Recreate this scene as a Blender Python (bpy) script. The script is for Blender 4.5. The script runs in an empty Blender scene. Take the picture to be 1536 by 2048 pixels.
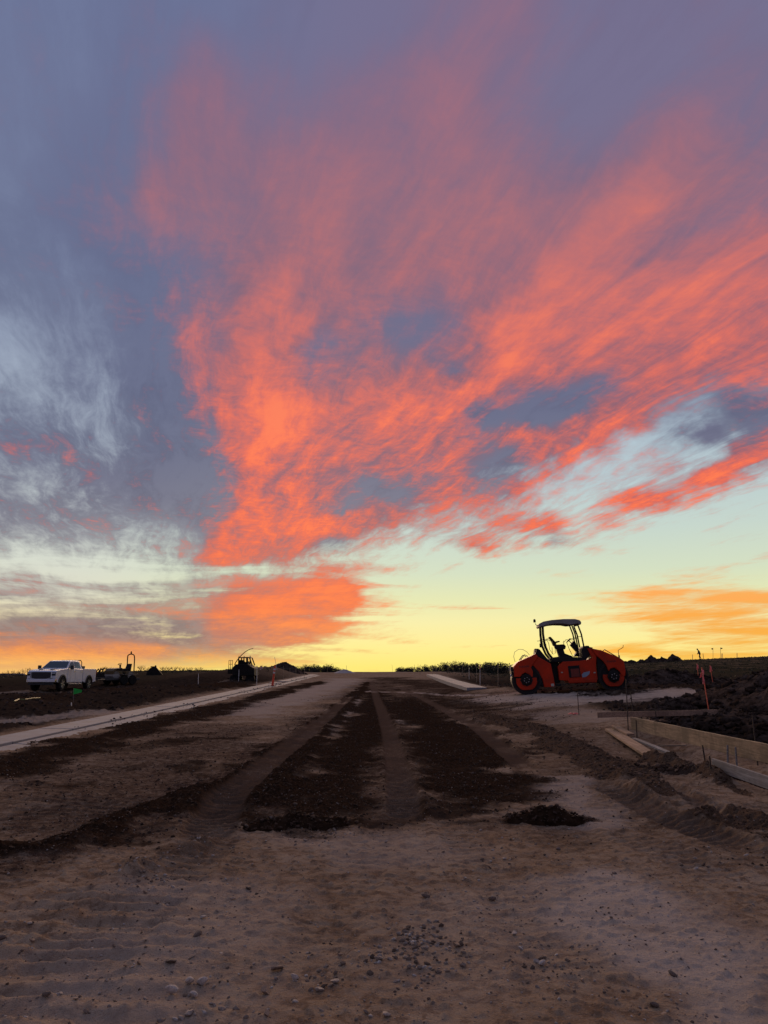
import bpy, bmesh, math, random
import numpy as np
from mathutils import Vector, Matrix

rnd = random.Random(7)
R = math.radians
scene = bpy.context.scene
col = scene.collection

# ------------------------------------------------------------------ camera
EYE = 1.6
PITCH = R(11.79)
FPX = 1490.0                      # focal length in photo pixels (photo 1536 x 2048)
cam = bpy.data.cameras.new('camera')
cam.sensor_fit = 'VERTICAL'; cam.sensor_height = 36.0
cam.lens = FPX / 2048 * 36.0
cam.clip_start = 0.1; cam.clip_end = 20000
camo = bpy.data.objects.new('camera', cam)
camo.location = (0, 0, EYE); camo.rotation_euler = (R(90) + PITCH, 0, 0)
col.objects.link(camo); scene.camera = camo

def ray(px, py):
    """world direction of a photo pixel, scaled so that y (depth) = 1"""
    u, v = px - 768.0, 1024.0 - py
    c, s = math.cos(PITCH), math.sin(PITCH)
    fy = FPX * c - v * s; fz = FPX * s + v * c
    return u / fy, fz / fy
def P(px, py, y):
    a, b = ray(px, py)
    return Vector((a * y, y, EYE + b * y))
def azel(px, py):
    a, b = ray(px, py)
    return math.degrees(math.atan2(a, 1)), math.degrees(math.atan2(b, math.hypot(a, 1)))

# ------------------------------------------------------------------ exposure
vs = scene.view_settings
vs.view_transform = 'Standard'; vs.look = 'None'; vs.exposure = 0.0; vs.gamma = 1.0
vs.use_curve_mapping = False
scene.display_settings.display_device = 'sRGB'
scene.cycles.max_bounces = 3; scene.cycles.diffuse_bounces = 1
scene.cycles.caustics_reflective = False; scene.cycles.caustics_refractive = False

def lin(r, g, b):
    f = lambda c: (c / 255 / 12.92) if c / 255 <= .04045 else ((c / 255 + .055) / 1.055) ** 2.4
    return (f(r), f(g), f(b), 1)

# ------------------------------------------------------------------ dusk sky
GLOW_AZ, GLOW_EL = -4.0, 17.0       # the glow the sun leaves in the cloud sheet over the crest of the road
world = bpy.data.worlds.new('World'); scene.world = world; world.use_nodes = True
wt = world.node_tree; wt.nodes.clear(); wl = wt.links
def wn(t, **k):
    n = wt.nodes.new(t)
    for a, v in k.items(): setattr(n, a, v)
    return n
def setin(nt, sock, v):
    if hasattr(v, 'is_output') or isinstance(v, bpy.types.NodeSocket): nt.links.new(v, sock)
    else: sock.default_value = v
def wmath(op, a, b=None, c=None, clamp=False):
    n = wn('ShaderNodeMath', operation=op, use_clamp=clamp)
    for i, v in enumerate((a, b, c)):
        if v is not None: setin(wt, n.inputs[i], v)
    return n.outputs[0]
def wmix(fac, a, b, blend='MIX'):
    n = wn('ShaderNodeMix', data_type='RGBA', blend_type=blend)
    setin(wt, n.inputs[0], fac); setin(wt, n.inputs[6], a); setin(wt, n.inputs[7], b)
    return n.outputs[2]
def wsmooth(v, a, b, lo=0.0, hi=1.0, kind='SMOOTHSTEP'):
    n = wn('ShaderNodeMapRange', interpolation_type=kind, clamp=True)
    for i, q in enumerate((v, a, b, lo, hi)): setin(wt, n.inputs[i], q)
    return n.outputs[0]
def wramp(fac, stops, interp='LINEAR'):
    n = wn('ShaderNodeValToRGB'); cr = n.color_ramp; cr.interpolation = interp
    while len(cr.elements) > 1: cr.elements.remove(cr.elements[-1])
    cr.elements[0].position = stops[0][0]; cr.elements[0].color = stops[0][1]
    for p, c in stops[1:]:
        e = cr.elements.new(p); e.color = c
    wl.new(fac, n.inputs[0]); return n.outputs[0]

# where the cloud sheet lies in the sky: coverage and how much of it the sun still reaches,
# noted on a coarse chart (16 columns x 19 rows) and turned into azimuth / elevation below
COVER = '''
7788888999999988
7788888999999988
7788889999999999
7889999999999999
7889999999999999
7899999999999999
7899999999999999
7789999999999999
7779999999999999
6779999999999999
6779999999999987
7777999999998766
7778999999987554
7788999998643432
7777899975421110
3445787420000000
6667788500001345
9998876100014677
8877653100013666
'''.split()
LIT = '''
1122222334432232
1123432234532232
1124543345422233
1134444555422333
1224566665544554
0235556666656544
0234466666676545
0113466665665557
0024466556666776
0024465455676765
0014556456656665
0013684646456432
0013486655456424
0001466456445466
0001587664446443
0001355454555555
0011388885555666
3322245555557777
5443344555555666
'''.split()
CH_X = np.array([48 + 96 * i for i in range(16)], float)
CH_Y = np.array([75 * i for i in range(18)] + [1330], float)
def chart(rows):
    return np.array([[int(c) / 9 for c in r] for r in rows])
cov_c, lit_c = chart(COVER), chart(LIT)
def bil(g, px, py):
    i = np.clip(np.interp(px, CH_X, np.arange(16)), 0, 14.999); j = np.clip(np.interp(py, CH_Y, np.arange(19)), 0, 17.999)
    i0, j0 = int(i), int(j); a, b = i - i0, j - j0
    return (g[j0, i0] * (1 - a) + g[j0, i0 + 1] * a) * (1 - b) + (g[j0 + 1, i0] * (1 - a) + g[j0 + 1, i0 + 1] * a) * b
# long streaks and holes: x0, y0, x1, y1, half width, d cover, d lit
STREAKS = [
 (1060,20,850,270,42,0,.26),(1500,110,1210,420,40,0,.2),(340,80,430,250,45,0,.2),(240,330,420,290,20,0,.16),(200,440,330,400,20,0,.14),(1536,250,1350,420,36,0,.14),
 (440,1105,560,840,45,.1,.35),(545,820,560,560,40,0,.2),(850,850,1010,640,26,0,.35),(1020,690,1330,340,30,0,.28),
 (880,840,1250,600,24,0,.28),(1230,610,1500,540,34,0,.35),(1040,880,1240,830,22,.1,.35),(1230,1025,1420,950,18,.85,.6),
 (1400,960,1560,865,20,.8,.4),(925,1098,1095,1040,14,.6,.35),(420,1105,700,1040,30,.15,.35),(420,1250,690,1195,30,.4,.5),
 (0,890,210,960,14,.1,.4),(0,1295,330,1300,14,.3,.5),(1075,480,1200,430,22,0,.2),(1290,750,1500,660,24,0,.25),
 (560,1290,640,1296,10,.5,.4),(980,1000,1130,960,16,.3,.4),(480,290,720,240,26,0,.12),(700,820,880,800,30,0,.15),
 (1090,1080,1240,1050,10,.45,-.3),
 (960,700,915,745,22,0,-.55),(1000,800,950,830,24,0,-.8),(1150,790,1080,830,24,0,-.7),(740,985,670,1015,17,0,-.7),
 (700,1070,670,1085,13,0,-.6),(1030,920,980,960,20,0,-.8),(900,620,820,690,34,0,-.25),(640,690,580,760,30,0,-.3),
 (1330,715,1180,770,18,0,-.35),(770,640,830,600,24,0,-.2),(1040,560,1120,520,20,0,-.2),(880,930,800,980,22,0,-.35),
 (395,1010,330,800,60,.1,-.35),(300,560,260,700,55,.05,-.1),(1360,870,1536,805,24,.6,-.6),(430,1155,640,1142,16,-.35,-.3),(1250,900,1536,780,12,-.45,-.1),
 (1100,975,1290,905,16,-.3,0),(0,1160,320,1150,32,-.25,-.1),(80,1215,420,1220,14,-.2,0),(330,900,430,1040,40,.1,-.3),
]
def seg(px, py, s):
    x0, y0, x1, y1, w = s[:5]
    dx, dy = x1 - x0, y1 - y0
    t = min(1, max(0, ((px - x0) * dx + (py - y0) * dy) / (dx * dx + dy * dy)))
    d2 = (px - x0 - t * dx) ** 2 + (py - y0 - t * dy) ** 2
    return math.exp(-d2 / (1.3 * w * w))
def sky_chart(az, el):
    # back to chart units; beyond its rim the sheet goes on in the same manner
    fade = min(1, max(0, (abs(az) - 31) / 30))
    a = math.tan(R(max(-50, min(50, az)))); b = math.tan(R(el)) * math.hypot(a, 1)
    c, s = math.cos(PITCH), math.sin(PITCH)
    k = FPX / (c + b * s)
    px, py = 768 + a * k, 1024 - (b * c - s) * k
    pc = (min(1536, max(0, px)), min(1330, max(0, py)))
    C = bil(cov_c, *pc); L = sum(bil(lit_c, min(1536, max(0, pc[0] + o)), pc[1]) for o in (-70, -30, 0, 30, 70)) / 5
    for st in STREAKS:
        g = seg(px, py, st); C += g * st[5]; L += g * st[6]
    gold = min(1, max(0, (px - 980) / 120)) * min(1, max(0, (py - 1100) / 60))
    C = C * (1 - fade) + .62 * fade; L = L * (1 - fade) + .22 * fade; gold *= 1 - fade
    return (min(1, max(0, C)), min(1, max(0, L)), gold, 1)

tc = wn('ShaderNodeTexCoord')
sep = wn('ShaderNodeSeparateXYZ'); wl.new(tc.outputs['Generated'], sep.inputs[0])
dx, dy, dz = sep.outputs
# the cloud sheet is level: its streaks lie along one wind direction and close up towards the horizon
den = wmath('ADD', wmath('MAXIMUM', dz, 0.0), 0.10)
pu = wmath('DIVIDE', dx, den); pv = wmath('DIVIDE', dy, den)
pl = wn('ShaderNodeCombineXYZ'); wl.new(pu, pl.inputs[0]); wl.new(pv, pl.inputs[1])
mp = wn('ShaderNodeMapping'); wl.new(pl.outputs[0], mp.inputs[0])
mp.inputs['Rotation'].default_value = (0, 0, R(-17)); PL = mp.outputs[0]
def wnoise(vec, scale, detail, rough, stretch=(1, 1, 1), off=(0, 0, 0), dist=0.0, color=False, lac=2.0):
    m = wn('ShaderNodeMapping'); wl.new(vec, m.inputs[0]); m.inputs['Scale'].default_value = stretch; m.inputs['Location'].default_value = off
    n = wn('ShaderNodeTexNoise'); wl.new(m.outputs[0], n.inputs['Vector'])
    n.inputs['Scale'].default_value = scale; n.inputs['Detail'].default_value = detail
    n.inputs['Roughness'].default_value = rough; n.inputs['Distortion'].default_value = dist; n.inputs['Lacunarity'].default_value = lac
    return n.outputs['Color' if color else 'Fac']
warp = wnoise(PL, 1.6, 3, .6, (1, .5, 1), color=True)
wsub = wn('ShaderNodeVectorMath', operation='SUBTRACT'); wl.new(warp, wsub.inputs[0]); wsub.inputs[1].default_value = (.5, .5, .5)
wadd = wn('ShaderNodeVectorMath', operation='MULTIPLY_ADD'); wl.new(wsub.outputs[0], wadd.inputs[0]); wadd.inputs[1].default_value = (.3, .42, 0); wl.new(PL, wadd.inputs[2])
PW = wadd.outputs[0]
# long level bands low over the horizon, where the sheet is seen edge on
bc = wn('ShaderNodeCombineXYZ')
big = wnoise(PW, 1.7, 4, .58, (1.25, .42, 1), (3.1, 1.7, 0))
mid = wnoise(PW, 4.4, 5, .62, (1.75, .31, 1), (7.3, 2.2, 0), .25)
fin = wnoise(PW, 12.0, 5, .7, (1.35, .5, 1), (1.3, 9.2, 0), .2)
crk = wnoise(PW, 24.0, 4, .62, (.75, 1.35, 1), (5.3, 2.2, 0), .15)
fib = wnoise(PW, 5.2, 5, .58, (1.6, .42, 1), (4.3, 6.2, 0), .25)
fib = wmath('SUBTRACT', .8, wmath('MULTIPLY', wmath('ABSOLUTE', wmath('SUBTRACT', fib, .5)), 5.0))   # bright filaments
soft = wnoise(PL, 2.2, 4, .5, (1, .6, 1), (9.1, 4.4, 0))
# ragged edge to the chart
az = wmath('MULTIPLY', wmath('ARCTAN2', dx, dy), 180 / math.pi)
el = wmath('MULTIPLY', wmath('ARCSINE', dz), 180 / math.pi)
ws2 = wn('ShaderNodeSeparateXYZ'); wl.new(wnoise(tc.outputs['Generated'], 9, 5, .6, color=True), ws2.inputs[0])
wl.new(wmath('MULTIPLY', az, .045), bc.inputs[0]); wl.new(wmath('MULTIPLY', el, .42), bc.inputs[1])
band = wnoise(bc.outputs[0], 1.5, 5, .58, dist=.4)
low = wsmooth(el, 4.5, 10.5, 1.0, 0.0); high = wmath('SUBTRACT', 1.0, wmath('MULTIPLY', low, .62))
azw = wmath('MULTIPLY_ADD', wmath('SUBTRACT', ws2.outputs[0], .5), 6.0, az)
elw = wmath('MULTIPLY_ADD', wmath('SUBTRACT', ws2.outputs[1], .5), wsmooth(el, 2, 16, .8, 4.5), el)
AZ0, AZ1 = -62.0, 62.0
azs = [AZ0] + list(np.linspace(-33, 33, 30)) + [AZ1]
azf = wmath('DIVIDE', wmath('SUBTRACT', azw, AZ0), AZ1 - AZ0, clamp=True)
els = [-.3, .8, 2, 3.2, 4.4, 5.6, 6.8, 8.1, 9.4, 10.7, 12, 13.4, 14.8, 16.2, 17.7, 19.2, 20.8, 22.5, 24.3, 26.2, 28.3, 30.6, 33.2, 36.2, 40, 45, 52]
field = None
for j, e in enumerate(els):
    r = wramp(azf, [((a - AZ0) / (AZ1 - AZ0), sky_chart(a, e)) for a in azs], 'LINEAR')
    field = r if field is None else wmix(wsmooth(elw, els[j - 1], e, kind='LINEAR'), field, r)
fs = wn('ShaderNodeSeparateColor'); wl.new(field, fs.inputs[0])
Cf, Lf, Gf = fs.outputs
def amp(n, k): return wmath('MULTIPLY', wmath('SUBTRACT', n, .5), k)
def wsum(*a):
    o = a[0]
    for b in a[1:]: o = wmath('ADD', o, b)
    return o
upfade = wsmooth(el, 13, 34, 1.0, .38)          # overhead the sheet is smoother
bnd = wmath('MULTIPLY', amp(band, 3.6), low)
cov = wsmooth(wsum(Cf, wsmooth(Cf, .72, 1.0, 0, .24), amp(big, .8), bnd, wmath('MULTIPLY', amp(mid, 1.3), wmath('MULTIPLY', high, wsmooth(el, 20, 36, 1.0, .5))), wmath('MULTIPLY', amp(fin, .9), wmath('MULTIPLY', upfade, high))), .1, .92)
litv = wsum(Lf, amp(big, .7), wmath('MULTIPLY', bnd, .9), wmath('MULTIPLY', wsum(amp(mid, 2.0), amp(fin, 1.6), amp(crk, .6), wmath('MULTIPLY', fib, .07)), wmath('MULTIPLY', upfade, high)))
lit = wsmooth(litv, .16, 1.38)
elf = wmath('DIVIDE', el, 50.0, clamp=True)
E = lambda d: d / 50
clear = wramp(elf, [(0, lin(255,234,122)), (E(1.6), lin(255,238,150)), (E(3.4), lin(247,238,172)), (E(5), lin(230,232,180)), (E(7), lin(213,224,195)), (E(10), lin(199,215,205)), (E(13.5), lin(187,205,209)),
                    (E(18), lin(174,192,206)), (E(24), lin(150,165,190)), (E(34), lin(130,145,178)), (1, lin(110,126,164))])
clear = wmix(wsmooth(az, -9, -24, 0, .9), clear, wramp(elf, [(0, lin(255,200,112)), (E(2.2), lin(248,224,158)), (E(5), lin(222,219,200)), (E(7.5), lin(216,220,208)), (E(10), lin(205,212,208)), (E(16), lin(172,183,197)), (E(28), lin(142,156,184)), (1, lin(110,126,164))]))
anti = wsmooth(wmath('ABSOLUTE', az), 50, 125)       # away from the sunset the low sky is dusky
clear = wmix(anti, clear, wramp(elf, [(0, lin(138,130,148)), (E(10), lin(136,138,165)), (E(30), lin(122,132,164)), (1, lin(110,126,164))]))
shade = wramp(elf, [(0, lin(190,140,108)), (E(2), lin(156,130,124)), (E(6), lin(143,131,138)), (E(12), lin(118,116,136)), (E(19), lin(98,100,130)),
                    (E(28), lin(106,107,138)), (E(38), lin(118,110,140)), (1, lin(116,111,144))])
litc = wramp(elf, [(0, lin(255,180,84)), (E(2), lin(255,150,78)), (E(4.5), lin(255,124,66)), (E(9), lin(255,112,72)), (E(15), lin(255,113,80)),
                   (E(21), lin(246,116,92)), (E(27), lin(232,118,102)), (E(33), lin(206,117,112)), (E(40), lin(176,112,122)), (1, lin(150,112,132))])
# to the left of the fan the high sheet is thin and bluer
side = wsmooth(az, -30, -14, 1.0, 0.0)
goldc = wramp(elf, [(0, lin(255,196,70)), (E(3), lin(255,176,66)), (E(7), lin(255,180,104)), (E(12), lin(240,190,150)), (1, lin(200,180,170))])
litcol = wmix(Gf, litc, goldc)
shade = wmix(wsmooth(az, 0, -20, 0, .75), shade, wramp(elf, [(0, lin(176,136,116)), (E(3), lin(146,128,128)), (E(8), lin(128,126,140)), (E(16), lin(100,106,134)), (E(30), lin(98,107,140)), (1, lin(104,117,154))]))
shadecol = wmix(wmath('MULTIPLY', wmath('MULTIPLY', soft, wsmooth(Cf, .6, .92, .95, .12)), wsmooth(el, 12, 19, .6, 1.0)), shade, clear)
shadecol = wmix(wmath('MULTIPLY', wsmooth(wsum(mid, amp(fin, .5)), .40, .62, 0, .5), wsmooth(el, 15, 32, 1.0, .3)), shadecol, wmix(1.0, shadecol, (.66, .67, .72, 1), 'MULTIPLY'))
warmsh = wramp(elf, [(0, lin(214,128,96)), (E(6), lin(176,112,104)), (E(13), lin(140,98,112)), (E(22), lin(134,96,112)), (E(32), lin(128,102,124)), (1, lin(120,108,140))])
shadecol = wmix(wsmooth(Lf, .26, .66, 0, .85), shadecol, warmsh)      # inside the fan even the folds are warm
shadecol = wmix(wmath('MULTIPLY', Gf, .7), shadecol, goldc)
cloud = wmix(lit, shadecol, litcol)
hot = wmath('MULTIPLY', wsmooth(litv, .85, 1.5, 0, .3), upfade)
cloud = wmix(hot, cloud, lin(255,150,96))
cloud = wmix(wmath('MULTIPLY', anti, wsmooth(el, 6, 40, 1.0, .3)), cloud, lin(118,114,142))
skyc = wmix(wmath('MULTIPLY', cov, wsmooth(el, -.5, 1.2, .3, 1.0)), clear, cloud)
nish = wn('ShaderNodeTexSky', sky_type='NISHITA'); nish.sun_disc = False
nish.sun_elevation = R(GLOW_EL); nish.sun_rotation = R(GLOW_AZ); nish.dust_density = 2.0
ten = wmix(1.0, skyc, (9.9, 9.9, 9.9, 1), 'MULTIPLY')
tot = wmix(.006, ten, nish.outputs[0], 'ADD')
bg = wn('ShaderNodeBackground'); wl.new(tot, bg.inputs[0]); bg.inputs[1].default_value = .1
wo = wn('ShaderNodeOutputWorld'); wl.new(bg.outputs[0], wo.inputs[0])
world.cycles.sampling_method = 'MANUAL'; world.cycles.sample_map_resolution = 512

# ------------------------------------------------------------------ added fill lamp, stands in for the cloud glow and brightens the ground
sun = bpy.data.lights.new('sun', 'SUN'); sun.energy = 2.0; sun.angle = R(40); sun.color = (1, .67, .41)
glow_fill_o = bpy.data.objects.new('sun', sun); col.objects.link(glow_fill_o)
d = Vector((math.sin(R(GLOW_AZ)) * math.cos(R(GLOW_EL)), math.cos(R(GLOW_AZ)) * math.cos(R(GLOW_EL)), math.sin(R(GLOW_EL))))
glow_fill_o.rotation_euler = (-d).to_track_quat('-Z', 'Y').to_euler(); glow_fill_o.location = (0, 0, 30)

# ================================================================== helpers
def obj(name, me, parent=None, mat=None, loc=None, rot=None):
    o = bpy.data.objects.new(name, me); col.objects.link(o)
    if parent is not None: o.parent = parent
    if mat is not None and me is not None and not me.materials: me.materials.append(mat)
    if loc is not None: o.location = loc
    if rot is not None: o.rotation_euler = rot
    return o
def tag(o, label=None, cat=None, group=None, kind=None):
    if label: o['label'] = label
    if cat: o['category'] = cat
    if group: o['group'] = group
    if kind: o['kind'] = kind
    return o
def empty(name, loc, rz=0.0):
    o = bpy.data.objects.new(name, None); o.empty_display_size = .2
    o.location = loc; o.rotation_euler = (0, 0, rz); col.objects.link(o); return o
class MB:
    def __init__(s): s.v = []; s.f = []
    def add(s, vs, fs):
        k = len(s.v); s.v += [tuple(v) for v in vs]; s.f += [tuple(i + k for i in f) for f in fs]; return s
    def box(s, c, size, rot=None, taper=(1, 1)):
        x, y, z = (q / 2 for q in size); vs = []
        for sz in (-1, 1):
            tx, ty = taper if sz > 0 else (1, 1)
            for sx, sy in ((-1, -1), (1, -1), (1, 1), (-1, 1)): vs.append(Vector((sx * x * tx, sy * y * ty, sz * z)))
        if rot is not None: vs = [rot @ v for v in vs]
        c = Vector(c)
        return s.add([v + c for v in vs], [(3, 2, 1, 0), (4, 5, 6, 7), (0, 1, 5, 4), (1, 2, 6, 5), (2, 3, 7, 6), (3, 0, 4, 7)])
    def prism(s, poly, y0, y1, inset=0.0, plane='xz'):
        """polygon in the xz plane pushed along y"""
        n = len(poly); cx = sum(p[0] for p in poly) / n; cz = sum(p[1] for p in poly) / n
        q = lambda p, y: (p[0], y, p[1]) if plane == 'xz' else ((p[0], p[1], y) if plane == 'xy' else (y, p[0], p[1]))
        vs = [q(p, y0) for p in poly] + [q(p, y1) for p in poly]
        fs = [tuple(range(n)), tuple(range(2 * n - 1, n - 1, -1))] + [(i, (i + 1) % n, n + (i + 1) % n, n + i) for i in range(n)]
        return s.add(vs, fs)
    def tube(s, pts, r, n=8, cap=True, r1=None):
        pts = [Vector(p) for p in pts]; vs = []; m = len(pts); up = None
        for i, p in enumerate(pts):
            t = (pts[min(i + 1, m - 1)] - pts[max(i - 1, 0)]).normalized()
            if up is None:
                up = Vector((0, 0, 1)) if abs(t.z) < .9 else Vector((1, 0, 0))
            a = t.cross(up).normalized(); b = a.cross(t).normalized(); up = b
            rr = r if r1 is None else r + (r1 - r) * i / (m - 1)
            for k in range(n):
                w = 2 * math.pi * k / n; vs.append(p + a * math.cos(w) * rr + b * math.sin(w) * rr)
        fs = [(i * n + k, i * n + (k + 1) % n, (i + 1) * n + (k + 1) % n, (i + 1) * n + k) for i in range(m - 1) for k in range(n)]
        if cap: fs += [tuple(range(n - 1, -1, -1)), tuple(range((m - 1) * n, m * n))]
        return s.add(vs, fs)
    def cyl(s, p0, p1, r, n=16, r1=None): return s.tube([p0, p1], r, n, True, r1)
    def lathe(s, prof, n=24, axis='y', c=(0, 0, 0)):
        """profile (r, t) turned about an axis"""
        vs = []; m = len(prof); c = Vector(c)
        for r, t in prof:
            for k in range(n):
                w = 2 * math.pi * k / n; a, b = r * math.cos(w), r * math.sin(w)
                vs.append(c + (Vector((a, t, b)) if axis == 'y' else Vector((a, b, t)) if axis == 'z' else Vector((t, a, b))))
        fs = [(i * n + k, i * n + (k + 1) % n, (i + 1) * n + (k + 1) % n, (i + 1) * n + k) for i in range(m - 1) for k in range(n)]
        fs += [tuple(range(n)), tuple(range((m - 1) * n, m * n))]
        return s.add(vs, fs)
    def mesh(s, name):
        me = bpy.data.meshes.new(name); me.from_pydata(s.v, [], s.f)
        bm = bmesh.new(); bm.from_mesh(me); bmesh.ops.recalc_face_normals(bm, faces=bm.faces); bm.to_mesh(me); bm.free()
        return me
    def build(s, name, mat, parent=None, bevel=0.0, smooth=False, seg=2, **k):
        me = s.mesh(name); me.materials.append(mat)
        o = obj(name, me, parent, **k)
        if smooth:
            for p in me.polygons: p.use_smooth = True
            me.set_sharp_from_angle(angle=R(40))
        if bevel:
            b = o.modifiers.new('bevel', 'BEVEL'); b.width = bevel; b.segments = seg; b.limit_method = 'ANGLE'; b.angle_limit = R(35)
        return o
def copy_tree(o, parent=None):
    c = o.copy(); col.objects.link(c); c.parent = parent
    for ch in [q for q in bpy.data.objects if q.parent == o]: copy_tree(ch, c)
    return c

# ------------------------------------------------------------------ materials
MATS = {}
class NT:
    def __init__(s, m): s.t = m.node_tree; s.l = s.t.links
    def n(s, t, **k):
        q = s.t.nodes.new(t)
        for a, v in k.items(): setattr(q, a, v)
        return q
    def math(s, op, a, b=None, clamp=False):
        q = s.n('ShaderNodeMath', operation=op, use_clamp=clamp); setin(s.t, q.inputs[0], a)
        if b is not None: setin(s.t, q.inputs[1], b)
        return q.outputs[0]
    def mix(s, f, a, b, blend='MIX'):
        q = s.n('ShaderNodeMix', data_type='RGBA', blend_type=blend); setin(s.t, q.inputs[0], f); setin(s.t, q.inputs[6], a); setin(s.t, q.inputs[7], b); return q.outputs[2]
    def rng(s, v, a, b, lo=0.0, hi=1.0):
        q = s.n('ShaderNodeMapRange', clamp=True, interpolation_type='SMOOTHSTEP')
        for i, x in enumerate((v, a, b, lo, hi)): setin(s.t, q.inputs[i], x)
        return q.outputs[0]
    def noise(s, vec, scale, detail=4, rough=.55, dist=0.0, stretch=None, color=False):
        if stretch:
            m = s.n('ShaderNodeMapping'); s.l.new(vec, m.inputs[0]); m.inputs['Scale'].default_value = stretch; vec = m.outputs[0]
        q = s.n('ShaderNodeTexNoise'); s.l.new(vec, q.inputs['Vector'])
        q.inputs['Scale'].default_value = scale; q.inputs['Detail'].default_value = detail; q.inputs['Roughness'].default_value = rough; q.inputs['Distortion'].default_value = dist
        return q.outputs['Color' if color else 'Fac']
def newmat(name):
    m = bpy.data.materials.new(name); m.use_nodes = True; MATS[name] = m
    nt = NT(m); b = m.node_tree.nodes['Principled BSDF']
    return m, nt, b
def plain(name, c, rough=.6, metal=0.0, var=.18, scale=6.0, bump=0.0, dirt=None, dirt_amt=.5, coat=0.0, spec=.5):
    """painted / plain surface with uneven tone and dust"""
    m, t, b = newmat(name)
    tc = t.n('ShaderNodeTexCoord').outputs['Object']
    n = t.noise(tc, scale, 5, .6)
    c4 = (*c, 1) if len(c) == 3 else c
    dk = tuple(q * (1 - var) for q in c4[:3]) + (1,); lt = tuple(min(1, q * (1 + var)) for q in c4[:3]) + (1,)
    cc = t.mix(t.rng(n, .3, .7), dk, lt)
    if dirt:
        cc = t.mix(t.math('MULTIPLY', t.rng(t.noise(tc, scale * .6, 6, .65), .42, .7), dirt_amt), cc, (*dirt, 1))
    t.l.new(cc, b.inputs['Base Color'])
    b.inputs['Roughness'].default_value = rough; b.inputs['Metallic'].default_value = metal
    b.inputs['Specular IOR Level'].default_value = spec; b.inputs['Coat Weight'].default_value = coat
    t.l.new(t.rng(n, .2, .8, max(0, rough - .08), min(1, rough + .08)), b.inputs['Roughness'])
    if bump:
        bp = t.n('ShaderNodeBump'); bp.inputs['Strength'].default_value = bump; bp.inputs['Distance'].default_value = .01
        t.l.new(t.noise(tc, scale * 9, 4, .6), bp.inputs['Height']); t.l.new(bp.outputs[0], b.inputs['Normal'])
    return m

# ================================================================== terrain
rs = np.random.RandomState(11)
_T = [rs.rand(256, 256).astype(np.float32) for _ in range(6)]
def vnoise(x, y, k=0):
    T = _T[k % 6]; xi = np.floor(x); yi = np.floor(y); fx = (x - xi).astype(np.float32); fy = (y - yi).astype(np.float32)
    xi = xi.astype(np.int64) & 255; yi = yi.astype(np.int64) & 255; x1 = (xi + 1) & 255; y1 = (yi + 1) & 255
    fx = fx * fx * fx * (fx * (fx * 6 - 15) + 10); fy = fy * fy * fy * (fy * (fy * 6 - 15) + 10)
    return (T[yi, xi] * (1 - fx) + T[yi, x1] * fx) * (1 - fy) + (T[y1, xi] * (1 - fx) + T[y1, x1] * fx) * fy
def fbm(x, y, freq, octs=4, k=0, gain=.5):
    a = 1.0; s = 0; t = 0; f = freq
    for i in range(octs):
        s = s + a * (vnoise(x * f + 17.3 * i, y * f - 9.1 * i, k + i) - .5); t += a; a *= gain; f *= 2.03
    return s / t * 2
def sst(a, b, x):
    t = np.clip((x - a) / (b - a), 0, 1); return t * t * (3 - 2 * t)
def macro(x, y):
    """the lie of the land: the road climbs to a low crest, the site rises to the right and falls away behind"""
    x = np.asarray(x, float); y = np.asarray(y, float)
    h = .9 * np.clip((y - 12) / 90, 0, 1) ** 1.2
    # right: graded pad behind the forms, then the hillside
    pad = sst(3.0, 6.6, x) * sst(13.5, 18.5, y) * (1 - sst(34, 60, y)); h = h + .32 * pad
    h = h + np.clip(x - 5, 0, 90) * .043 * sst(42, 130, y)
    # left: level yard, rising behind the trailer
    left = sst(-9.5, -13, x)
    h = h * (1 - left) + left * (1.15 * sst(50, 84, y) * sst(-44, -30, x) + .45 * sst(60, 90, y) * sst(-30, -44, x))
    h = h + .046 * np.clip(x - 6, 0, 5) * sst(22, 28, y) * (1 - sst(38, 52, y))
    far = np.clip(y - 125, 0, None)
    h = h - .011 * far - 2.0 * sst(125, 260, y)
    return h
def heaps(x, y):
    """spoil left lying about, part of the ground"""
    h = np.zeros_like(x)
    def ridge(x0, y0, x1, y1, w, a):
        dx, dy = x1 - x0, y1 - y0; t = np.clip(((x - x0) * dx + (y - y0) * dy) / (dx * dx + dy * dy), 0, 1)
        d = np.hypot(x - x0 - t * dx, y - y0 - t * dy); return a * np.exp(-(d / w) ** 2)
    h += ridge(-14, 27, -15.5, 52, 2.6, .38); h += ridge(-11.5, 34, -12, 70, 1.6, .38); h += ridge(-18, 40, -24, 43, 1.8, .16)
    h += ridge(-16, 62, -13, 88, 2.4, .5)
    return h
_GY = np.concatenate([np.arange(2.5, 14, .02), np.arange(14, 130, .05)])
def ground_at(px, py):
    a, b = ray(px, py)
    hit = np.nonzero(EYE + b * _GY <= macro(a * _GY, _GY))[0]
    y = float(_GY[hit[0]]) if len(hit) else 130.0
    return a * y, y
STROKES = {}
def stroke(kind, pts, w, amp=1.0, soft=None):
    soft = soft or (.65 if kind == 'dark' else .35)
    """photo polyline -> ground polyline; w in metres"""
    STROKES.setdefault(kind, []).append(([ground_at(*p) for p in pts], w, amp, soft))
def sdist(x, y, line):
    d = np.full(x.shape, 1e9); sarc = np.zeros(x.shape); acc = 0
    for (x0, y0), (x1, y1) in zip(line, line[1:]):
        dx, dy = x1 - x0, y1 - y0; L2 = dx * dx + dy * dy + 1e-9
        t = np.clip(((x - x0) * dx + (y - y0) * dy) / L2, 0, 1); q = np.hypot(x - x0 - t * dx, y - y0 - t * dy)
        m = q < d; d = np.where(m, q, d); sarc = np.where(m, acc + t * math.sqrt(L2), sarc); acc += math.sqrt(L2)
    return d, sarc
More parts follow.
